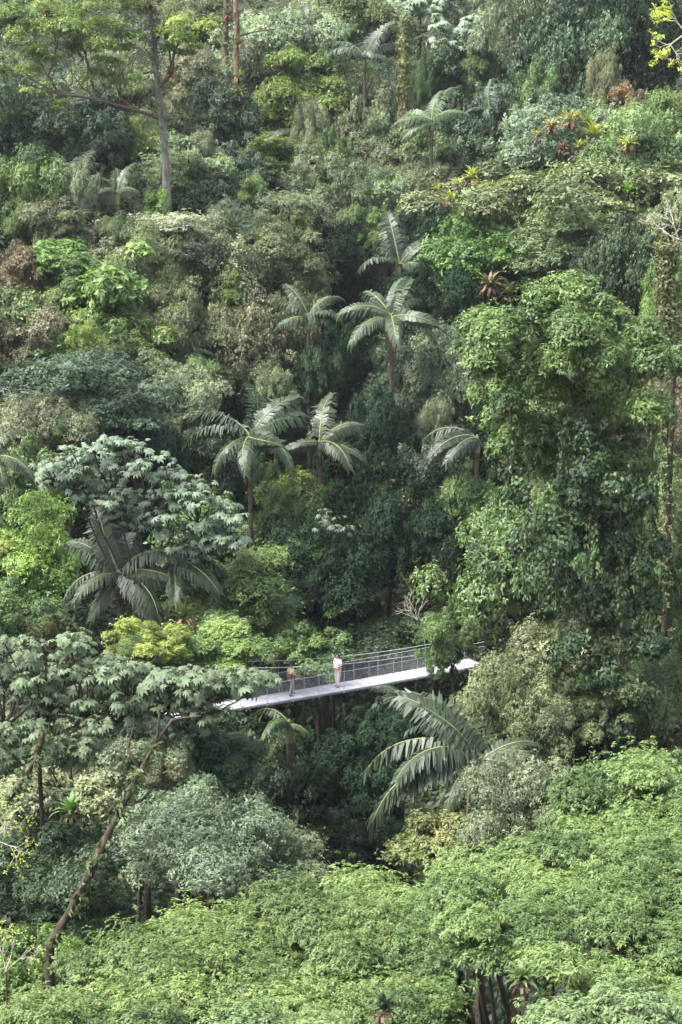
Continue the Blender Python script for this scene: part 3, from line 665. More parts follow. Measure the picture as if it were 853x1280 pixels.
# ------------------------------------------------------------------ cecropias: big hand-shaped silvery leaves in rosettes
def palmate(P, Nn, H, size, nl=9):
    """leaf blades: centre P, face normal Nn, heading H (away from the petiole)"""
    n = len(P); H = unit(H - (H * Nn).sum(1, keepdims=True) * Nn); S = np.cross(Nn, H)
    out = []; 
    for j in range(nl):
        a = (j - (nl - 1) / 2) * (5.1 / (nl - 1)); ln = size * (0.72 + 0.34 * math.cos(a / 2)) * rng.uniform(.88, 1.1, n)[:, None]
        d = H * math.cos(a) + S * math.sin(a); s = -H * math.sin(a) + S * math.cos(a)
        w = ln * .20; drop = rng.uniform(.2, .75, n)[:, None]
        mid = P + d * ln * .6 - Nn * ln * .06
        tip = P + d * ln - Nn * ln * drop
        out.append(np.stack([P, mid - s * w, tip, mid + s * w], 1))
    return np.stack(out, 1).reshape(-1, 3), nl
def cecropia(label, tips, Y, size, colour, trunk_px, stems=None, nleaf=9, name='cecropia_tree', spread=.55, trad=.16, jit=1.0, bark='bark_dark'):
    C = [at(x, y, Y + rng.normal(0, jit)) for x, y in tips]
    tp = at(trunk_px[0], trunk_px[1], Y + .5)
    gz = float(ground(tp[0], Y + .5)) - .3; tb = np.array([tp[0], Y + .5, gz])
    root = ob(name, None, loc=tb); tag(root, label, 'tree')
    T = Tubes(7); T.add(wobble(tb, tp, 8, .04) - tb, [trad * 1.3, trad * .7]); ob('trunk', T.mesh('trunk', M[bark]), root)
    T = Tubes(5); P = []; Nn = []; H = []; t = []
    CA = np.array(C); ng = max(1, min(7, len(C) // 6)); order = np.argsort(CA[:, 0] + rng.normal(0, .5, len(C)))
    for g_ in np.array_split(order, ng):
        hub = CA[g_].mean(0) + np.array([0, .2, -.55]); low = tp + (hub - tp) * np.array([.35, .35, .05])
        T.add(np.concatenate([wobble(tp, low, 4, .1)[:-1], wobble(low, hub, 5, .12)]) - tb, [trad * .5, .045])
        for j in g_: T.add(wobble(hub, CA[j], 5, .15, -.06) - tb, [.04, .022])
    for c in C:
        k = int(nleaf * rng.uniform(.7, 1.3)); a0 = rng.uniform(0, 6.28); lt = rng.uniform(.35, .65)
        for j in range(k):
            a = a0 + j * 2.4; el = rng.uniform(-.15, .8); ln = spread * rng.uniform(.55, 1.15)
            h = np.array([math.cos(a) * math.cos(el), math.sin(a) * math.cos(el), math.sin(el)])
            p = c + h * ln; T.add(np.array([c, (c + p) / 2 + [0, 0, .05], p]) - tb, [.014, .01])
            P.append(p); H.append(h)
            n_ = np.array([0, -.12, 1.0]) + h * rng.uniform(.1, .8) + rng.standard_normal(3) * .34
            Nn.append(n_); t.append(lt + rng.normal(0, .15))
    ob('branches', T.mesh('branches', M[bark]), root)
    P = np.array(P); Nn = unit(np.array(Nn)); H = np.array(H)
    sz = size * rng.uniform(.6, 1.3, len(P))[:, None]
    V, nl = palmate(P - tb, Nn, H, sz)
    odd = (rng.uniform(0, 1, len(P)) < .0).astype(float)
    ob('leaves', mesh_np('leaves', V, np.arange(len(V)), 4, M['silver'], {'tone': np.clip(np.repeat(t, nl), 0, 1), 'odd': np.repeat(odd, nl)}), root, color=colour)
    return root
def scatter(n, x0, x1, top, bot):
    """tips between an upper and a lower outline"""
    o = []
    for q in range(n):
        x = x0 + (x1 - x0) * (q + rng.uniform(0, 1)) / n
        a = np.interp(x, [p[0] for p in top], [p[1] for p in top]); b = np.interp(x, [p[0] for p in bot], [p[1] for p in bot])
        o.append((x, a + (b - a) * rng.uniform(0, 1)))
    return o
cecropia('silver-leaved cecropia with large hand-shaped leaves, covering the near end of the bridge',
         scatter(215, -25, 330, [(-25, 800), (60, 785), (130, 812), (200, 838), (250, 845), (332, 848)], [(-25, 965), (120, 955), (190, 935), (235, 905), (265, 872), (300, 862), (332, 854)]) + [(256, 886), (243, 896), (262, 878), (268, 892), (232, 903), (250, 905)], 70, .27, (.092, .126, .070), (48, 885), trad=.11)
cecropia('pale silver cecropia standing on the left slope, half in front of the wide blue-green crown',
         scatter(140, 55, 300, [(55, 580), (110, 552), (160, 548), (210, 570), (260, 610), (300, 640)], [(55, 600), (120, 640), (190, 670), (240, 700), (300, 690)]), 91, .27, (.108, .148, .098), (175, 720), trad=.12)
cecropia('small silvery cecropia high on the slope right of the vine-wrapped broken trunk',
         scatter(30, 545, 608, [(545, 35), (570, 12), (608, 25)], [(545, 60), (580, 75), (608, 50)]), 196, .5, tuple(PAL['silver']), (578, 90), spread=.7)
cecropia('pale cecropia at the very top edge above the vine-wrapped broken trunk',
         scatter(30, 485, 570, [(485, 6), (570, -5)], [(485, 20), (570, 24)]), 205, .5, (.15, .2, .13), (525, 40), spread=.7)
cecropia('few pale hand-shaped leaves of a thin cecropia deep in the gorge', [(402, 640), (412, 655), (428, 668), (436, 662), (405, 662), (420, 645)], 111, .26, (.075, .105, .07), (415, 690), nleaf=6, trad=.08)

# ------------------------------------------------------------------ palms
FRV = [(75, 55, .5), (58, 88, .8), (38, 92, 1.0), (12, 80, 1.0), (-25, 55, .6), (42, 38, .45), (62, 40, .5), (58, 50, .5, 55)]
FROND = {}
def frond_mesh(v, q):
    if (v, q) in FROND: return FROND[(v, q)]
    e0, dr, hang = FRV[v][:3]; rl = R(FRV[v][3]) if len(FRV[v]) > 3 else 0.0
    n = 40; L = 4.0; t = np.linspace(0, 1, n)
    th = np.radians(e0 - dr * t ** 1.25); ds = L / (n - 1)
    x = np.concatenate([[0], np.cumsum(np.cos(th[:-1]) * ds)]); z = np.concatenate([[0], np.cumsum(np.sin(th[:-1]) * ds)])
    y = .12 * rng.normal() * t ** 2 * L
    C = np.stack([x, y + 0 * x, z], 1)
    T = unit(np.gradient(C, axis=0)); S = unit(np.cross(T, np.array([0, 0, 1.0]) + 0 * T)); Nn = np.cross(S, T)
    S, Nn = S * math.cos(rl) + Nn * math.sin(rl), Nn * math.cos(rl) - S * math.sin(rl)
    V = []; tone = []
    for i in range(3, n):
        prof = math.sin(math.pi * (0.10 + .86 * (i / (n - 1))) ** .8) ** .65 if i < n - 1 else .5
        for sd in (-1, 1):
            for rep in range(2):
                if rng.uniform() < .07: continue
                l = (.28 + .80 * prof) * rng.uniform(.88, 1.1); w = .13 * rng.uniform(.8, 1.15)
                f = .30 + .5 * (i / n) + rng.normal(0, .07)
                a = S[i] * sd * math.cos(f) + T[i] * math.sin(f) + Nn[i] * (rng.uniform(-.05, .4))
                b0 = C[i] + T[i] * ds * rep * .5; hg = hang * rng.uniform(.7, 1.3)
                a = unit(a); dn = np.array([0, 0, -1.0])
                d1 = unit(a + dn * .35 * hg); d2 = unit(a + dn * 2.0 * hg)
                p1 = b0 + d1 * l * .45; p2 = p1 + d2 * l * .55
                wd = unit(np.cross(d1, Nn[i] + .001)); wd = unit(T[i] - (T[i] @ d1) * d1 + 1e-6)
                V += [b0 - wd * w * .25, b0 + wd * w * .25, p1 + wd * w * .5, p1 - wd * w * .5,
                      p1 - wd * w * .5, p1 + wd * w * .5, p2 + wd * w * .08, p2 - wd * w * .08]
                tn = rng.uniform(.25, .75); tone += [tn, tn]
    V = np.array(V)
    me = mesh_np('frond_blade', V, np.arange(len(V)), 4, M['palm'], {'tone': np.array(tone), 'odd': np.zeros(len(tone))})
    rt = Tubes(5); rt.add(C, [.06, .012], .02)
    FROND[(v, q)] = (me, rt.mesh('rachis', M['rachis']))
    return FROND[(v, q)]
def palm(px, py, Y, label, fronds, size=1.0, colour=(.055, .095, .05), trunk_r=.13, group=None, dead=0, drop=0.0):
    if Y > 110: Y -= 7; size *= 1.08
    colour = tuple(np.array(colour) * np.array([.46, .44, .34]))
    c = at(px, py, Y)
    gz = float(ground(c[0], Y)) - .3
    base = np.array([c[0], Y, min(gz, c[2] - 1.0)])
    root = ob('palm_tree', None, loc=base); tag(root, label, 'palm', group)
    rel = c - base
    T = Tubes(8); T.add(wobble(np.zeros(3), rel, 8, .02), [trunk_r * 1.2, trunk_r, trunk_r * 1.1], .03); ob('trunk', T.mesh('trunk', M['bark']), root)
    T = Tubes(8); T.add(np.array([rel - [0, 0, .9], rel - [0, 0, .4], rel + [0, 0, .25]]), [trunk_r * 1.25, trunk_r * 1.5, .05], .03); ob('crownshaft', T.mesh('crownshaft', M['rachis']), root)
    for fr in fronds:
        az, v, sc = fr[:3]; exact = len(fr) > 3; roll = fr[3] if exact else rng.normal(0, .38)
        me, rc = frond_mesh(v, int(rng.integers(0, 3)))
        sc = sc * size * (1 if exact else rng.uniform(.82, 1.1))
        col_ = tuple(np.array(colour) * (1 + rng.normal(0, .12)))
        f = ob('frond', me, root, rel, (roll, 0 if exact else rng.normal(0, .14), R(az + (0 if exact else rng.normal(0, 9)))), (sc, sc, sc), col_)
        ob('midrib', rc, f)
    for q in range(dead):
        me, rc = frond_mesh(4, 0)
        f = ob('dead_frond', me, root, rel - [0, 0, .3], (0, R(35), R(rng.uniform(180, 360))), (.5 * size,) * 3, (.17, .12, .06)); ob('midrib', rc, f)
    return root
def rnd_fronds(n, vs=(0, 1, 1, 2, 2, 3), a0=None):
    a0 = rng.uniform(0, 360) if a0 is None else a0
    return [(a0 + q * 137.5, vs[q % len(vs)], rng.uniform(.85, 1.1)) for q in range(n)]
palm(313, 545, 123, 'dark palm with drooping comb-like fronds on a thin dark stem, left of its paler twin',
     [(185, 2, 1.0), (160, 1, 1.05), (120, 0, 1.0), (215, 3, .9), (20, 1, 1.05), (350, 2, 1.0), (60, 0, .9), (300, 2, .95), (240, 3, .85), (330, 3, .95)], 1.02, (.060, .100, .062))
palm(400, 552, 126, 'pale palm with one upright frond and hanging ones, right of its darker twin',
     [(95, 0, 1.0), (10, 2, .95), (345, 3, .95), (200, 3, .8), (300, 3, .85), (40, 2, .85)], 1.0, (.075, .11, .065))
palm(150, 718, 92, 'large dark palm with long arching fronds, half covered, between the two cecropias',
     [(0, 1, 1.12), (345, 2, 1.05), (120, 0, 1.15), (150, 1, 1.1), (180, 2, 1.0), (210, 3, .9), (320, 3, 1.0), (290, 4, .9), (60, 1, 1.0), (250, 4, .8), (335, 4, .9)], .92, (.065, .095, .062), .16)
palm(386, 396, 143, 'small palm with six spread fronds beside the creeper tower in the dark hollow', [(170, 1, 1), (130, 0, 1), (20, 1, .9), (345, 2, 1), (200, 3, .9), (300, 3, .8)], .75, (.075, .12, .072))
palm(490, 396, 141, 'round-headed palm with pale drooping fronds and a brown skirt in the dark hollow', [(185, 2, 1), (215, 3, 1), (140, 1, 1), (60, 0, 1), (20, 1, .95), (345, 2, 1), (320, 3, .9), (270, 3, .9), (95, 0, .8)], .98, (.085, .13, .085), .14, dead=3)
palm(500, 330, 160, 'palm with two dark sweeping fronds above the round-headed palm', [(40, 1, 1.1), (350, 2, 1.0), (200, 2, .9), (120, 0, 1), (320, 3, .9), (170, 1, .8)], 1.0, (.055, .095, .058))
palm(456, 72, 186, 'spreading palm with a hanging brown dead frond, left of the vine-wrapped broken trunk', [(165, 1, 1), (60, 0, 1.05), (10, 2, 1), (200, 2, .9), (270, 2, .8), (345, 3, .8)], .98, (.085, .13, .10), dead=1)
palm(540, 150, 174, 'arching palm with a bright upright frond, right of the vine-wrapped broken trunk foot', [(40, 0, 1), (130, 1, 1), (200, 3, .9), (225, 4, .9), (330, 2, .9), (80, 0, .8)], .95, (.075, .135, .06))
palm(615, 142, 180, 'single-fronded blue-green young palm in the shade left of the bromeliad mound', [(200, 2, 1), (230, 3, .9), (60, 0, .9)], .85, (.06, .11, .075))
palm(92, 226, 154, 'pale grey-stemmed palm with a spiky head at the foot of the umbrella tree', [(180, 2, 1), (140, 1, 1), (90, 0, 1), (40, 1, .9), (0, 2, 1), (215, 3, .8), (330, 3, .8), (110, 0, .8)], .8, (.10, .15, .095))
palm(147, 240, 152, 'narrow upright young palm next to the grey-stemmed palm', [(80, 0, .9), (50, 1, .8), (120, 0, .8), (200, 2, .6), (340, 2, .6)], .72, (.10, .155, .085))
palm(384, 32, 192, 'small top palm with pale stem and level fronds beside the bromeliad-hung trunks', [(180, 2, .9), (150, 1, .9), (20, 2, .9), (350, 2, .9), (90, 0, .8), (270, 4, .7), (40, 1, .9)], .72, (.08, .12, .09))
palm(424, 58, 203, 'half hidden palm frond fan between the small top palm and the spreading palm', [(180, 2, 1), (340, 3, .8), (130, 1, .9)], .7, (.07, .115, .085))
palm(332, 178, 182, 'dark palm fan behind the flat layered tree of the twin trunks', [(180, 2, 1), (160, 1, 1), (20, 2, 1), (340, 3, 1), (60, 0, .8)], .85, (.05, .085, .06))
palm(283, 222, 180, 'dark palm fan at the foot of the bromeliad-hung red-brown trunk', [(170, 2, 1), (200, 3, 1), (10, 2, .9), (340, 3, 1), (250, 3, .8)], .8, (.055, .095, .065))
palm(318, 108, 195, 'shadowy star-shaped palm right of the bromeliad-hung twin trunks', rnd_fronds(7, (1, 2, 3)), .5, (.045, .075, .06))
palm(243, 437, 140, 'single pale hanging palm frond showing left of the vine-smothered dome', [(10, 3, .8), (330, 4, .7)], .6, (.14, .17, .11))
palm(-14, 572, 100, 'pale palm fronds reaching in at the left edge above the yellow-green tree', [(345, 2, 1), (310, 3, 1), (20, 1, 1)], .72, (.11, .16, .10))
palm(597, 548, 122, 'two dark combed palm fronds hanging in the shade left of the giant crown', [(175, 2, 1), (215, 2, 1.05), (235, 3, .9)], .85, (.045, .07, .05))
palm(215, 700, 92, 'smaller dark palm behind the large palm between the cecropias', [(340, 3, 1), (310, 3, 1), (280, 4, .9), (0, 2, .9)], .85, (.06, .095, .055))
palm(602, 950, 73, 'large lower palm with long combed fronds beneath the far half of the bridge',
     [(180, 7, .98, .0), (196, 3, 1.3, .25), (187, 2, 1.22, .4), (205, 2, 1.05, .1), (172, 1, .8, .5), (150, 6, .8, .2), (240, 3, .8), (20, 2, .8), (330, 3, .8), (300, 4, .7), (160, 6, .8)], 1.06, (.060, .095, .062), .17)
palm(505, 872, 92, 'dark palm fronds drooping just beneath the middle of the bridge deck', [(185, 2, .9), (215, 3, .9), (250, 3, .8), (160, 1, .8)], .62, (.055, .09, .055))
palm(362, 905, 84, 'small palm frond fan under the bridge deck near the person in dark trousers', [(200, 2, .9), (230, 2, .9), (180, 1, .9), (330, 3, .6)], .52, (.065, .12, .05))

# ------------------------------------------------------------------ bromeliads
def straps(n, L, W, e_lo, e_hi, droop, rad=.0):
    V = []; tone = []
    for q in range(n):
        a = q * 2.4 + rng.normal(0, .15); e = R(e_lo + (e_hi - e_lo) * q / max(1, n - 1)); l = L * rng.uniform(.8, 1.1)
        h = np.array([math.cos(a), math.sin(a), 0]); s = np.array([-h[1], h[0], 0])
        p = h * rad; tn = rng.uniform(.3, .7); w0 = W
        for j in range(4):
            d = h * math.cos(e) + np.array([0, 0, math.sin(e)]); p2 = p + d * l / 4; w1 = W * (1.1, 1.0, .7, .08)[j]
            V += [p - s * w0 / 2, p + s * w0 / 2, p2 + s * w1 / 2, p2 - s * w1 / 2]; tone.append(tn)
            p = p2; w0 = w1; e -= R(droop) / 4 * (1 + .5 * j)
    return np.array(V), np.array(tone)
V, t = straps(22, 1.0, .15, 25, 82, 55)
ROS = mesh_np('rosette', V, np.arange(len(V)), 4, M['glossy'], {'tone': t, 'odd': t * 0})
V, t = straps(16, .85, .14, -10, 20, 90)
SKT = mesh_np('withered_skirt', V, np.arange(len(V)), 4, M['leaf'], {'tone': t, 'odd': t * 0})
def bromeliad(host, px, py, size, label, colour=(.24, .27, .06), skirt=(.13, .065, .05), Y=None, group=None):
    size *= 1.45 if Y is None else 1.0; p = hit(host, px, py, -2.2) if Y is None else at(px, py, Y)
    r = ob('bromeliad', None, loc=p); tag(r, label, 'bromeliad', group)
    ob('rosette', ROS, r, (0, 0, .0), (R(rng.uniform(5, 25)), 0, rng.uniform(0, 6)), (size,) * 3, colour)
    ob('withered_skirt', SKT, r, (0, 0, -.1), (R(rng.uniform(5, 20)), 0, rng.uniform(0, 6)), (size,) * 3, skirt)
    return r
bromeliad('row', 590, 224, 1.05, 'largest yellow bromeliad with pink skirt, topmost of the red-skirted row')
bromeliad('row', 562, 250, .8, 'yellow bromeliad with long pinkish roots, second from the left in the row')
bromeliad('row', 526, 270, .9, 'yellow-green bromeliad with red skirt at the left end of the row', (.22, .28, .05))
bromeliad('row', 613, 236, .7, 'slim green bromeliad just right of the largest yellow one', (.22, .27, .05), (.12, .05, .05))
bromeliad('row', 637, 237, .8, 'yellow bromeliad over purplish dead leaves, right end of the row', (.32, .32, .06), (.13, .06, .07))
bromeliad('row', 607, 257, .55, 'tiny lime bromeliad below the slim green one', (.22, .29, .05), (.12, .09, .04))
bromeliad('row', 585, 244, .5, 'tiny pale bromeliad tucked under the largest yellow one', (.26, .28, .08), (.14, .1, .05))
for (hk, x, y, s_, lb) in [('row', 545, 238, .7, 'pinkish bromeliad between the two leftmost of the row'), ('row', 572, 232, .6, 'small yellow bromeliad wedged left of the largest one'), ('row', 652, 246, .6, 'small reddish bromeliad past the right end of the row'), ('row', 540, 282, .6, 'small dull pink bromeliad under the leftmost one of the row'),
        ('mound', 690, 160, .8, 'rusty bromeliad at the left shoulder of the mossy mound'), ('mound', 724, 186, .8, 'dark purple-skirted bromeliad below the lime one of the mound'), ('mound', 672, 172, .7, 'straw-coloured bromeliad far left on the mossy mound'), ('mound', 722, 146, .6, 'small yellow bromeliad on the very top of the mossy mound')]:
    bromeliad(hk, x, y, s_, lb, (.20, .16, .06) if 'rusty' in lb or 'straw' in lb else (.24, .26, .06), (.15, .075, .065))
bromeliad('mound', 712, 152, 1.0, 'yellowish bromeliad crowning the mossy mound, left of the dark-skirted one', (.30, .28, .07), (.16, .08, .05))
bromeliad('mound', 742, 170, 1.1, 'lime bromeliad over a black-purple skirt on the mossy mound', (.33, .36, .06), (.06, .03, .035))
bromeliad('mound', 735, 152, .7, 'bright green small bromeliad on top of the mossy mound', (.2, .32, .06), (.12, .07, .04))
bromeliad('mound', 705, 186, .6, 'dark red bromeliad clinging under the mossy mound crown', (.12, .07, .04), (.10, .04, .04))
bromeliad('round', 785, 181, .75, 'yellow bromeliad sitting on the light green crown right of the mound', (.36, .36, .05), (.16, .1, .04))
bromeliad('round', 787, 240, .8, 'vivid green bromeliad with dark roots low on the right light green crown', (.15, .28, .04), (.06, .04, .03))
bromeliad('shade', 612, 358, 1.15, 'hanging reddish-brown bromeliad under the grey-green domed tree', (.13, .11, .05), (.11, .06, .045))
bromeliad('shade', 638, 368, 1.1, 'pale star-shaped bromeliad in the shade beside the hanging reddish-brown one', (.16, .19, .09), (.09, .06, .04))
bromeliad('shade', 665, 376, .8, 'green bromeliad at the right end of the shaded group', (.12, .17, .05), (.08, .06, .04))
bromeliad('dull', 90, 1016, .75, 'spiky bright green star bromeliad on the dull tree behind the leaning trunk', (.13, .24, .07), (.09, .09, .03))
bromeliad(None, 230, 772, 1.05, 'large bromeliad with hanging brown leaves right of the large palm', (.07, .10, .035), (.14, .09, .05), Y=84)

# ------------------------------------------------------------------ bare and broken trunks with their epiphytes
def pole_tree(name, label, pts, Y, r, bark, cat='tree'):
    P = [at(a, b, Y) for a, b in pts]
    tb = P[0].copy(); tb[2] = min(tb[2], float(ground(tb[0], Y)) - .2); P = [tb] + P
    Q = np.concatenate([wobble(P[k], P[k + 1], 6, .03)[:-1] for k in range(len(P) - 1)] + [np.array(P[-1:])])
    root = ob(name, None, loc=tb); tag(root, label, cat)
    T = Tubes(8); T.add(Q - tb, r, .15); ob('trunk', T.mesh('trunk', M[bark]), root)
    return root, tb, Q
def leafy(root, tb, Q, n, rad, colour, matk='leaf', L=.24, W=.1, droop=.5, name='clinging_leaves', k=4, f0=0.0, f1=1.0):
    t = rng.uniform(f0, f1, n); s = np.linspace(0, 1, len(Q))
    P = np.stack([np.interp(t, s, Q[:, c]) for c in range(3)], 1)
    d = unit(rng.standard_normal((n, 3)) * np.array([1, 1, .5])); lump = .5 + .5 * np.sin(t * 37 + 1) * np.sin(t * 83)
    P = P + d * (rad * (.35 + .65 * lump) * rng.uniform(.4, 1.1, n))[:, None]
    V, tn, o = leaf_quads(P - tb, d, k, L, W, .75, droop, .35 + .3 * lump, .02)
    return ob(name, mesh_np(name, V, np.arange(len(V)), 4, M[matk], {'tone': tn, 'odd': o}), root, color=colour)
Yt = 172
r1, b1, q1 = pole_tree('snag_tree', 'tall dark trunk tufted with epiphytes, left of the twin trunks at the top', [(287, 215), (284, 150), (282, 80), (284, -12)], Yt + 3, [.35, .3, .26, .22], 'bark')
leafy(r1, b1, q1, 420, .6, (.06, .085, .035), f0=.35)
T = Tubes(5)
for pts in ([(283, 40), (262, 20), (250, 18)], [(283, 50), (310, 42), (345, 36)], [(284, 20), (300, 5)]):
    P = [at(a, b, Yt + 3) for a, b in pts]; T.add(np.concatenate([wobble(P[i_], P[i_ + 1], 4, .05) for i_ in range(len(P) - 1)]) - b1, [.13, .05])
ob('limbs', T.mesh('limbs', M['bark']), r1)
r2, b2, q2 = pole_tree('snag_tree', 'tall red-brown trunk hung with bromeliad clumps, right of the twin trunks at the top', [(303, 236), (302, 190), (299, 140), (296, 80), (296, -12)], Yt - 2, [.42, .36, .3, .25, .22], 'stem_tan')
leafy(r2, b2, q2, 260, .55, (.08, .075, .04), f0=.5)
for (x, y, s, c, k_, lb) in [(299, 118, 1.15, (.20, .24, .06), (.20, .10, .05), 'biggest yellow-green bromeliad ringing the red-brown trunk'), (298, 96, .9, (.12, .20, .05), (.12, .07, .04), 'green bromeliad right above the biggest one on the red-brown trunk'),
                      (300, 55, .9, (.13, .13, .06), (.14, .07, .05), 'dull bromeliad high on the red-brown trunk, above the fork'), (302, 135, .8, (.2, .12, .05), (.22, .10, .05), 'orange withered bromeliad below the biggest one on the red-brown trunk'),
                      (286, 18, .9, (.10, .11, .06), (.12, .05, .04), 'reddish bromeliad at the top of the dark epiphyte-tufted trunk')]:
    bromeliad(None, x, y, s, lb, c, k_, Y=Yt - 2.6 if 'red-brown' in lb else Yt + 2.4)
for (x, y, s, c, lb) in [(358, 58, .8, (.10, .09, .05), 'brown bromeliad tuft on a hazy branch right of the twin trunks'), (186, 6, 1.2, (.12, .08, .05), 'rusty bromeliad clump at the very top of the umbrella tree trunk'), (58, 16, .9, (.14, .09, .07), 'pinkish bromeliad on top of the upper left umbrella pad'), (212, 92, .9, (.13, .12, .05), 'yellow-brown bromeliad in the right fork of the umbrella tree')]:
    bromeliad(None, x, y, s, lb, c, (.15, .07, .05), Y=depth(200, 110) - 21.6 if 'umbrella' in lb else 190)
r3, b3, q3 = pole_tree('broken_trunk', 'vine-wrapped broken trunk with a rusty foot and leafy stub on top', [(503, 162), (503, 120), (506, 70), (506, 18)], 178, [.5, .45, .42, .35], 'bark_moss')
leafy(r3, b3, q3, 900, 1.0, (.10, .11, .04), f0=.45)
leafy(r3, b3, q3, 300, .75, (.15, .085, .05), name='withered_leaves', f0=.0, f1=.5)
T = Tubes(5); P = [at(506, 60, 178), at(518, 50, 178), at(528, 45, 178)]; T.add(np.concatenate([wobble(P[0], P[1], 4, .05), wobble(P[1], P[2], 4, .05)]) - b3, [.22, .12]); P = [at(506, 22, 178), at(494, 20, 178), at(488, 16, 178)]; T.add(np.concatenate([wobble(P[0], P[1], 4, .05), wobble(P[1], P[2], 4, .05)]) - b3, [.2, .1])
ob('stubs', T.mesh('stubs', M['bark_moss']), r3)
r4, b4, q4 = pole_tree('dark_trunk', 'thin dark creeper-clad trunk in the shade, straight below the dark palm', [(314, 725), (312, 660), (311, 600), (312, 556)], 121, [.2, .17, .14, .1], 'bark')
leafy(r4, b4, q4, 160, .35, (.04, .065, .03))
r5, b5, q5 = pole_tree('thin_stem', 'thin tan bare stem rising beside the large lower palm to the bridge end', [(586, 915), (588, 880), (591, 845)], 81.5, [.07, .055, .05], 'stem_tan', 'stem')
# leaning trunk, lower left
Y = 61
r6, b6, q6 = pole_tree('leaning_tree', 'long dark brown trunk leaning up to the right under the front cecropia', [(62, 1185), (95, 1125), (125, 1065), (152, 1010), (175, 965), (195, 930)], Y, [.19, .16, .14, .12, .10, .08], 'bark_dark')
T = Tubes(6)
for pts in ([(152, 1010), (178, 1000), (192, 985)], [(175, 965), (160, 935), (168, 905)], [(195, 930), (215, 900), (250, 895)], [(195, 930), (200, 890)]):
    P = [at(a, b, Y) for a, b in pts]; T.add(np.concatenate([wobble(P[i_], P[i_ + 1], 4, .06) for i_ in range(len(P) - 1)]) - b6, [.07, .03])
ob('limbs', T.mesh('limbs', M['bark_dark']), r6)
leafy(r6, b6, q6, 170, .35, (.06, .085, .03), f0=.1, f1=1)
r7, b7, q7 = pole_tree('slender_tree', 'thin brown forked trunk at the left edge under the front cecropia', [(-12, 1030), (20, 985), (45, 950), (55, 915)], 63, [.16, .13, .1, .08], 'bark')
leafy(r7, b7, q7, 120, .35, (.07, .1, .04))
r8, b8, q8 = pole_tree('mossy_trunk', 'slim olive creeper-clad trunk at the right edge beside the giant crown', [(842, 450), (835, 400), (832, 350), (836, 300)], 98, [.16, .14, .12, .1], 'bark_dark')
leafy(r8, b8, q8, 1700, .75, (.085, .095, .036))
leafy(*UMB, 170, .55, (.075, .10, .045), name='clinging_leaves', f0=.25)
leafy(*UMB, 60, .7, (.12, .085, .055), name='withered_leaves', f0=.4)

def twigs(T, p, d, L, r, lev, b0, leafpts=None, spread=.55):
    q = p + d * L; T.add(wobble(p, q, 4, .12) - b0, [r, r * .55], .05)
    if lev == 0:
        if leafpts is not None: leafpts.append(q)
        return
    for j in range(rng.integers(2, 4)):
        d2 = unit(d + rng.standard_normal(3) * spread + np.array([0, 0, .12])); s = p + (q - p) * rng.uniform(.5, 1)
        twigs(T, s, d2, L * rng.uniform(.6, .85), r * .6, lev - 1, b0, leafpts, spread)
def bare(label, px, py, Y, dirs, L, r, lev, mat, leafcol=None, name='bare_bush', cat='shrub', leafL=.22, root_z=None, nl=6):
    p = at(px, py, Y); g0 = float(ground(p[0], Y)) - .2
    b0 = np.array([p[0], Y, min(g0, p[2])])
    root = ob(name, None, loc=b0); tag(root, label, cat)
    T = Tubes(6); T.add(wobble(b0, p, 6, .03) - b0, [r * 1.6, r]); ob('trunk', T.mesh('trunk', M['bark_dark']), root)
    T = Tubes(4); lp = [] 
    for d in dirs: twigs(T, p, unit(np.array(d, float)), L, r, lev, b0, lp)
    ob('twigs', T.mesh('twigs', M[mat]), root)
    if leafcol is not None:
        P = np.repeat(np.array(lp), 3, 0) + rng.standard_normal((len(lp) * 3, 3)) * .15; D = unit(rng.standard_normal(P.shape) + np.array([0, 0, 1.0]))
        V, t, o = leaf_quads(P - b0, D, nl, leafL, leafL * .45, .85, .1, np.full(len(P), .6), 0)
        ob('leaves', mesh_np('leaves', V, np.arange(len(V)), 4, M['leaf'], {'tone': t, 'odd': o}), root, color=leafcol)
    return root
bare('bare pale dead bush with forked twigs standing just behind the bridge near its far end', 522, 775, 100, [(-.7, 0, 1), (-.3, 0, 1), (.2, .1, 1), (-1, 0, .5), (-.9, 0, .9)], [.75][0], .018, 3, 'twig_pale')
bare('white crooked branch with lime leaf tufts at the upper right edge', 858, 42, 165, [(-.7, 0, -.5), (-.5, 0, .6)], 1.7, .1, 3, 'twig_pale', (.30, .36, .04), 'leafy_branch', 'tree', .3)
bare('twiggy bare bush with few yellow buds in the lower left corner', 8, 1215, 44, [(.3, 0, 1), (-.2, .1, 1), (.6, 0, .6)], .55, .018, 3, 'twig_pale', (.2, .26, .05), leafL=.07, nl=3)
bare('thin grey twigs with yellow-green buds on the left edge beside the dull tree', -8, 1050, 50, [(.6, 0, .6), (.5, 0, -.2), (.3, 0, 1)], .55, .018, 3, 'twig_pale', (.2, .26, .05), leafL=.08, nl=3)
bare('bare brown twigs poking out at the right edge under the light green rounded crown', 848, 300, 132, [(-.6, 0, .3), (-.5, 0, -.5), (-.3, -.2, .8)], 1.2, .07, 3, 'twig_pale')
bare('rust-leaved twiggy shrub right below the vivid small branch leaves', 780, 142, 172, [(-.4, 0, 1), (.3, 0, 1), (0, 0, 1)], 1.0, .05, 3, 'bark', (.2, .10, .04))
# dry tufts under the near canopy
for (x, y, lb) in [(655, 1225, 'grassy strap-leaved bromeliad tuft in the dark gap of the near canopy'), (480, 1262, 'dark glossy strap-leaved bromeliad at the bottom under the near canopy')]:
    bromeliad(None, x, y, (.6 if x > 600 else .6), lb, (.05, .08, .02) if x > 600 else (.03, .05, .03), (.06, .04, .02), Y=41.0)
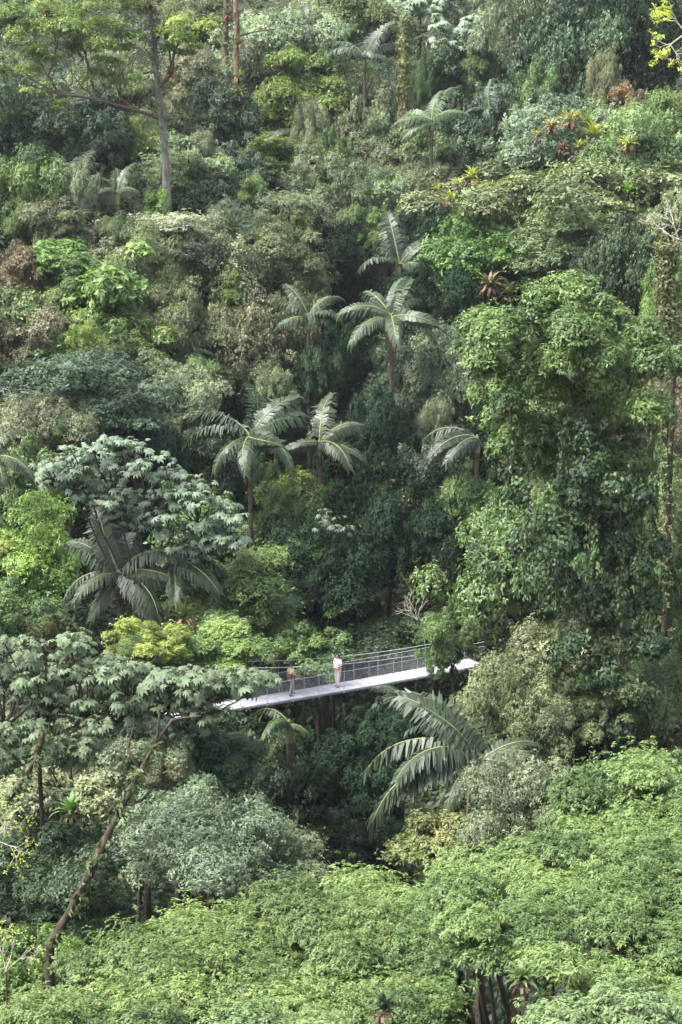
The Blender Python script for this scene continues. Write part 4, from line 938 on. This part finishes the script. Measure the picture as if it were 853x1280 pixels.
# ------------------------------------------------------------------ the suspended bridge
M['deck'] = noise_mat('deck_metal', (.25, .245, .275), (.36, .35, .385), 1.3, .65, (.19, .19, .19), (1, 1, 1))
M['beam'] = noise_mat('edge_steel', (.10, .10, .11), (.20, .20, .21), 5, .6)
M['cable'] = noise_mat('cable_steel', (.24, .25, .26), (.36, .36, .38), 8, .4)
M['net'] = noise_mat('net_wire', (.32, .33, .335), (.42, .43, .44), 8, .5)
P0 = np.array([-5.7, 89.8, -28.95]); P1 = np.array([7.0, 97.9, -28.95])
bd = (P1 - P0); span0 = np.linalg.norm(bd); bd /= span0; bs = np.array([bd[1], -bd[0], 0])     # bs points to the near side
S0, S1 = -3.2, span0 + .4; MID = span0 * .82; WID = 1.3
def deck_z(s): return -29.0 + .0012 * (s - MID) ** 2
def bp(s, side, h): 
    p = P0 + bd * s + bs * side; return np.array([p[0], p[1], deck_z(s) + h])
def main_h(s): return 1.2 + .006 * (s - MID) ** 2
bo = bp(S0, 0, 0)
bridge = ob('suspension_bridge', None, loc=bo)
tag(bridge, 'narrow suspended footbridge with pale deck, wire net sides and steel cables across the gorge', 'bridge')
ss = np.arange(S0, S1 + .01, .5)
def bridge_box(name, side0, side1, h0, h1, mat, ss=ss, gap=0.0):
    V = []; Q = []
    for a, b in zip(ss[:-1], ss[1:]):
        k = len(V)
        for s in (a + gap, b - gap):
            for (sd, h) in ((side0, h0), (side1, h0), (side1, h1), (side0, h1)): V.append(bp(s, sd, h) - bo)
        Q += [(k, k + 1, k + 5, k + 4), (k + 1, k + 2, k + 6, k + 5), (k + 2, k + 3, k + 7, k + 6), (k + 3, k, k + 4, k + 7), (k, k + 3, k + 2, k + 1), (k + 4, k + 5, k + 6, k + 7)]
    me = bpy.data.meshes.new(name); me.from_pydata([tuple(v) for v in V], [], Q); me.materials.append(mat); me.update()
    return ob(name, me, bridge)
bridge_box('deck', -WID / 2, WID / 2, -.05, 0, M['deck'], np.arange(S0, S1, .5), .014)
for sd in (-1, 1): bridge_box('edge_beam', sd * (WID / 2 + .003) - .04, sd * (WID / 2 + .003) + .04, -.11, -.053, M['beam'])
bridge_box('cross_beam', -WID / 2 + .05, WID / 2 - .05, -.18, -.06, M['beam'], np.array([q for s in np.arange(S0 + 1, S1 - 1, 2.0) for q in (s,)]), .96)
for sd in (-1, 1):
    T = Tubes(6); T.add(np.array([bp(s, sd * .72, 1.02) - bo for s in ss]), [.015, .015], 0); ob('handrail', T.mesh('handrail', M['cable']), bridge)
    T = Tubes(6); T.add(np.array([bp(s, sd * .68, main_h(s)) - bo for s in ss]), [.017, .017], 0); ob('main_cable', T.mesh('main_cable', M['cable']), bridge)
    for s in np.arange(S0 + .7, S1 - .5, 1.5):
        T = Tubes(5); T.add(np.array([bp(s, sd * .69, -.15) - bo, bp(s, sd * .71, .5) - bo, bp(s, sd * .72, 1.02) - bo]), [.013, .013], 0)
        T.add(np.array([bp(s, sd * .72, 1.02) - bo, bp(s, sd * .68, max(1.06, main_h(s))) - bo]), [.006, .006], 0); ob('suspender', T.mesh('suspender', M['net']), bridge)
    V = []; Q = []
    def wire(a, b, w=.0035):
        k = len(V); u = np.array([0, 0, 1.0]) if abs((b - a)[2]) < .5 * np.linalg.norm(b - a) else bd
        for p in (a, b): V.extend([p - u * w, p + u * w])
        Q.append((k, k + 1, k + 3, k + 2))
        k = len(V)
        for p in (a, b): V.extend([p - bs * w, p + bs * w])
        Q.append((k, k + 1, k + 3, k + 2))
    for s in np.arange(S0, S1 - 1.0, .11):
        wire(bp(s, sd * .70, .0) - bo, bp(s + 1.0, sd * .72, 1.0) - bo); wire(bp(s + 1.0, sd * .70, .0) - bo, bp(s, sd * .72, 1.0) - bo)
    me = bpy.data.meshes.new('safety_net'); me.from_pydata([tuple(v) for v in V], [], Q); me.materials.append(M['net']); me.update(); ob('safety_net', me, bridge)

# ------------------------------------------------------------------ two people on the deck
M['skin'] = noise_mat('skin', (.42, .25, .17), (.50, .31, .22), 6, .55)
M['skin_tan'] = noise_mat('skin_tan', (.36, .20, .13), (.44, .26, .17), 6, .55)
M['hair'] = noise_mat('hair_dark', (.012, .009, .007), (.035, .024, .018), 30, .6)
M['shirt_pale'] = noise_mat('shirt_pale', (.70, .62, .60), (.80, .73, .71), 7, .8, bump=.3)
M['trouser_pale'] = noise_mat('trousers_pale', (.52, .47, .46), (.64, .58, .57), 7, .85, bump=.3)
M['top_tan'] = noise_mat('top_tan', (.32, .25, .16), (.40, .32, .22), 7, .85, bump=.3)
M['trouser_dark'] = noise_mat('trousers_dark', (.10, .085, .10), (.17, .145, .17), 7, .85, bump=.3)
M['belt_red'] = noise_mat('red_waist', (.11, .05, .055), (.16, .07, .075), 7, .8)
M['shoe'] = noise_mat('shoes', (.05, .04, .045), (.09, .075, .08), 7, .6)
def skin_mesh(name, verts, edges, rad, mat, parent, root_i=0, sub=2):
    me = bpy.data.meshes.new(name); me.from_pydata(verts, edges, []); o = bpy.data.objects.new('tmp_skin', me); COL.objects.link(o)
    sk = o.modifiers.new('s', 'SKIN'); sk.use_smooth_shade = True
    for i_, v in enumerate(me.skin_vertices[0].data):
        r_ = rad[i_]; v.radius = (r_, r_) if not isinstance(r_, tuple) else r_; v.use_root = (i_ == root_i)
    sb = o.modifiers.new('b', 'SUBSURF'); sb.levels = sub; sb.render_levels = sub
    dg = bpy.context.evaluated_depsgraph_get(); ev = o.evaluated_get(dg)
    m2 = bpy.data.meshes.new_from_object(ev); m2.name = name
    bpy.data.objects.remove(o); m2.materials.clear(); m2.materials.append(mat)
    for p in m2.polygons: p.use_smooth = True
    return ob(name, m2, parent)
def person(s, side, face, label, mats, stride, arms, height=1.72):
    """local frame: x forward, y to the person's left, z up, feet at z = 0"""
    p = bp(s, side, 0.002); r = ob('person', None, loc=p, rot=(0, 0, face)); tag(r, label, 'person')
    k = height / 1.72; r.scale = (k, k, k)
    V = []; E = []; Rd = []
    def v(x, y, z, rad, par=None):
        V.append((x, y, z)); Rd.append(rad)
        if par is not None: E.append((par, len(V) - 1))
        return len(V) - 1
    pel = v(0, 0, .93, (.15, .12)); wst = v(0, 0, 1.08, (.135, .10), pel); che = v(.01, 0, 1.28, (.16, .115), wst); nb = v(0, 0, 1.43, (.09, .075), che)
    nk = v(.01, 0, 1.50, .055, nb); hd = v(.025, 0, 1.60, (.078, .092), nk); tp = v(.015, 0, 1.68, (.065, .075), hd); v(.105, 0, 1.585, .014, hd)
    for sg in (1, -1): v(.01, sg * .085, 1.60, .016, hd)
    legs = {}
    for sg in (1, -1):
        fx = stride * sg
        h = v(.0, sg * .095, .88, .095, pel); kn = v(fx * .5 + .03, sg * .10, .49, .062, h); an = v(fx, sg * .10, .10, .042, kn); v(fx + .14, sg * .105, .045, .035, an); legs[sg] = (V[h], V[kn], V[an])
    ar = {}
    for sg, (ex, ey, ez, hx, hy, hz) in zip((1, -1), arms):
        sh = v(0, sg * .19, 1.40, .06, che); el = v(ex, sg * ey, ez, .042, sh); wr = v(hx, sg * hy, hz, .029, el); ar[sg] = (V[sh], V[el], V[wr])
        d = np.array(V[wr]) - np.array(V[el]); d /= np.linalg.norm(d); pm = np.array(V[wr]) + d * .07; pl = v(*pm, .032, wr)
        n_ = np.cross(d, [0, 1, .2]); n_ /= np.linalg.norm(n_)
        for q in range(4):
            w_ = n_ * (.021 * (q - 1.5)); f1 = pm + d * .045 + w_; f2 = f1 + d * (.035, .042, .040, .030)[q] + np.array([0, -sg * .012, -.008])
            a_ = v(*f1, .009, pl); v(*f2, .0075, a_)
        a_ = v(*(pm - d * .01 + n_ * -.045), .010, pl); v(*(pm + d * .03 + n_ * -.06), .008, a_)
    skin_mesh('body', V, E, Rd, mats['skin'], r)
    # clothes follow the body a centimetre or two outside it
    sv = [(0, 0, 1.00), (0, 0, 1.12), (.01, 0, 1.29), (0, 0, 1.42)]; se = [(0, 1), (1, 2), (2, 3)]; sr = [(.165, .135), (.155, .12), (.18, .135), (.105, .09)]
    for sg in (1, -1):
        a, b, c = [np.array(q) for q in ar[sg]]; i0 = len(sv); e_ = b if not mats.get('sleeves') else a + (b - a) * .55
        sv += [tuple(a + (0, sg * .0, 0)), tuple(a + (e_ - a) * .6), tuple(e_)]; sr += [.078, .068, .058]; se += [(2, i0), (i0, i0 + 1), (i0 + 1, i0 + 2)]
    skin_mesh('shirt', sv, se, sr, mats['top'], r, 1)
    tv = [(0, 0, 1.03), (0, 0, .92)]; te = [(0, 1)]; trd = [(.15, .118), (.172, .142)]
    for sg in (1, -1):
        a, b, c = [np.array(q) for q in legs[sg]]; i0 = len(tv)
        tv += [tuple(a), tuple(a + (b - a) * .5), tuple(b), tuple(b + (c - b) * .5), tuple(c + (0, 0, -.02))]; trd += [.115, .10, .086, .078, .076]; te += [(1, i0)] + [(i0 + q, i0 + q + 1) for q in range(4)]
    skin_mesh('trousers', tv, te, trd, mats['bottom'], r, 1)
    for sg in (1, -1):
        c = np.array(legs[sg][2]); skin_mesh('shoe', [tuple(c + (-.05, 0, -.055)), tuple(c + (.06, 0, -.055)), tuple(c + (.17, .01 * sg, -.065))], [(0, 1), (1, 2)], [(.05, .05), (.05, .048), (.035, .04)], mats['shoe'], r, 1)
    skin_mesh('hair', [(-.03, 0, 1.60), (-.02, 0, 1.67), (.035, 0, 1.705)], [(0, 1), (1, 2)], [(.085, .07), (.09, .088), (.06, .07)], mats['hair'], r, 1)
    for sg in (1, -1): skin_mesh('eye', [(.10, sg * .032, 1.615), (.104, sg * .034, 1.615)], [(0, 1)], [.008, .007], mats['hair'], r, 0, 1)
    if 'waist' in mats: skin_mesh('waistband', [(0, 0, 1.01), (0, 0, 1.03), (0, 0, 1.05)], [(0, 1), (1, 2)], [(.178, .148), (.18, .15), (.172, .14)], mats['waist'], r, 1)
    return r
yaw = math.atan2(bd[1], bd[0])
def s_of(px): 
    best = min(np.arange(S0, S1, .02), key=lambda s: abs((lambda p: W0 / 2 + F * p[0] / (p @ FWD) - px)(bp(s, 0, 0)))); return float(best)
person(s_of(364), .05, yaw + .25, 'person in a tan top and dark trousers with red waist, striding on the bridge',
       dict(skin=M['skin_tan'], top=M['top_tan'], bottom=M['trouser_dark'], shoe=M['shoe'], hair=M['hair'], waist=M['belt_red'], sleeves=1), .20,
       [(-.06, .25, 1.14, .14, .24, .98), (.02, .24, 1.13, .20, .22, 1.02)], 1.66)
person(s_of(423), -.05, yaw + math.pi + .25, 'person in a pale pink shirt and light trousers standing with hands held in front',
       dict(skin=M['skin'], top=M['shirt_pale'], bottom=M['trouser_pale'], shoe=M['shoe'], hair=M['hair'], sleeves=0), .05,
       [(.02, .25, 1.13, .24, .10, 1.06), (.03, .25, 1.13, .25, .07, 1.08)], 1.74)

# ------------------------------------------------------------------ daylight
HAZE = .00007
EL, ROT = 57.0, 250.0
w = bpy.data.worlds.new('World'); scene.world = w; w.use_nodes = True
nt = w.node_tree; nt.nodes.clear()
sky = nt.nodes.new('ShaderNodeTexSky'); sky.sky_type = 'NISHITA'; sky.sun_disc = False
sky.sun_elevation = R(EL); sky.sun_rotation = R(ROT); sky.air_density = 1.0; sky.dust_density = 3.0; sky.ozone_density = 1.0
bg = nt.nodes.new('ShaderNodeBackground'); bg.inputs['Strength'].default_value = .118
ow = nt.nodes.new('ShaderNodeOutputWorld'); hs = nt.nodes.new('ShaderNodeHueSaturation'); hs.inputs['Saturation'].default_value = .5; nt.links.new(sky.outputs[0], hs.inputs['Color']); nt.links.new(hs.outputs[0], bg.inputs[0]); nt.links.new(bg.outputs[0], ow.inputs[0])
sd_ = bpy.data.lights.new('sun', 'SUN'); sd_.energy = 2.4; sd_.angle = R(30); sd_.color = (1, .97, .92)
sun = bpy.data.objects.new('sun', sd_); COL.objects.link(sun)
# sun stands behind the viewer's left shoulder; nishita rotation: clockwise from +Y
sx_, sy_ = math.sin(R(ROT)) * math.cos(R(EL)), math.cos(R(ROT)) * math.cos(R(EL))
dv = Vector((sx_, sy_, math.sin(R(EL))))
sun.rotation_euler = dv.to_track_quat('Z', 'Y').to_euler()
scene.view_settings.view_transform = 'Standard'; scene.view_settings.look = 'None'
scene.view_settings.gamma = 1; scene.view_settings.use_curve_mapping = False
scene.view_settings.exposure = 2.5
scene.cycles.max_bounces = 6; scene.cycles.diffuse_bounces = 3; scene.cycles.glossy_bounces = 2; scene.cycles.transmission_bounces = 3
scene.cycles.use_denoising = True
scene.cycles.denoiser = 'OPENIMAGEDENOISE'; scene.cycles.denoising_input_passes = 'RGB_ALBEDO_NORMAL'; scene.cycles.denoising_prefilter = 'NONE'

# ------------------------------------------------------------------ the damp air of the gorge
hz = newmat('haze_air'); hm, hn, ho = hz
pv = hn.nodes.new('ShaderNodeVolumePrincipled'); pv.inputs['Color'].default_value = (.86, .93, 1, 1); pv.inputs['Density'].default_value = HAZE
pv.inputs['Anisotropy'].default_value = .2
hn.links.new(pv.outputs[0], ho.inputs['Volume'])
x0, x1, y0, y1, z0, z1 = -152., 152., -62., 702., -60., 130.
me = bpy.data.meshes.new('haze'); me.from_pydata([(x0,y0,z0),(x1,y0,z0),(x1,y1,z0),(x0,y1,z0),(x0,y0,z1),(x1,y0,z1),(x1,y1,z1),(x0,y1,z1)], [], [(0,3,2,1),(4,5,6,7),(0,1,5,4),(1,2,6,5),(2,3,7,6),(3,0,4,7)])
me.materials.append(hm); h = ob('haze', me); h['kind'] = 'stuff'
scene.cycles.volume_bounces = 0
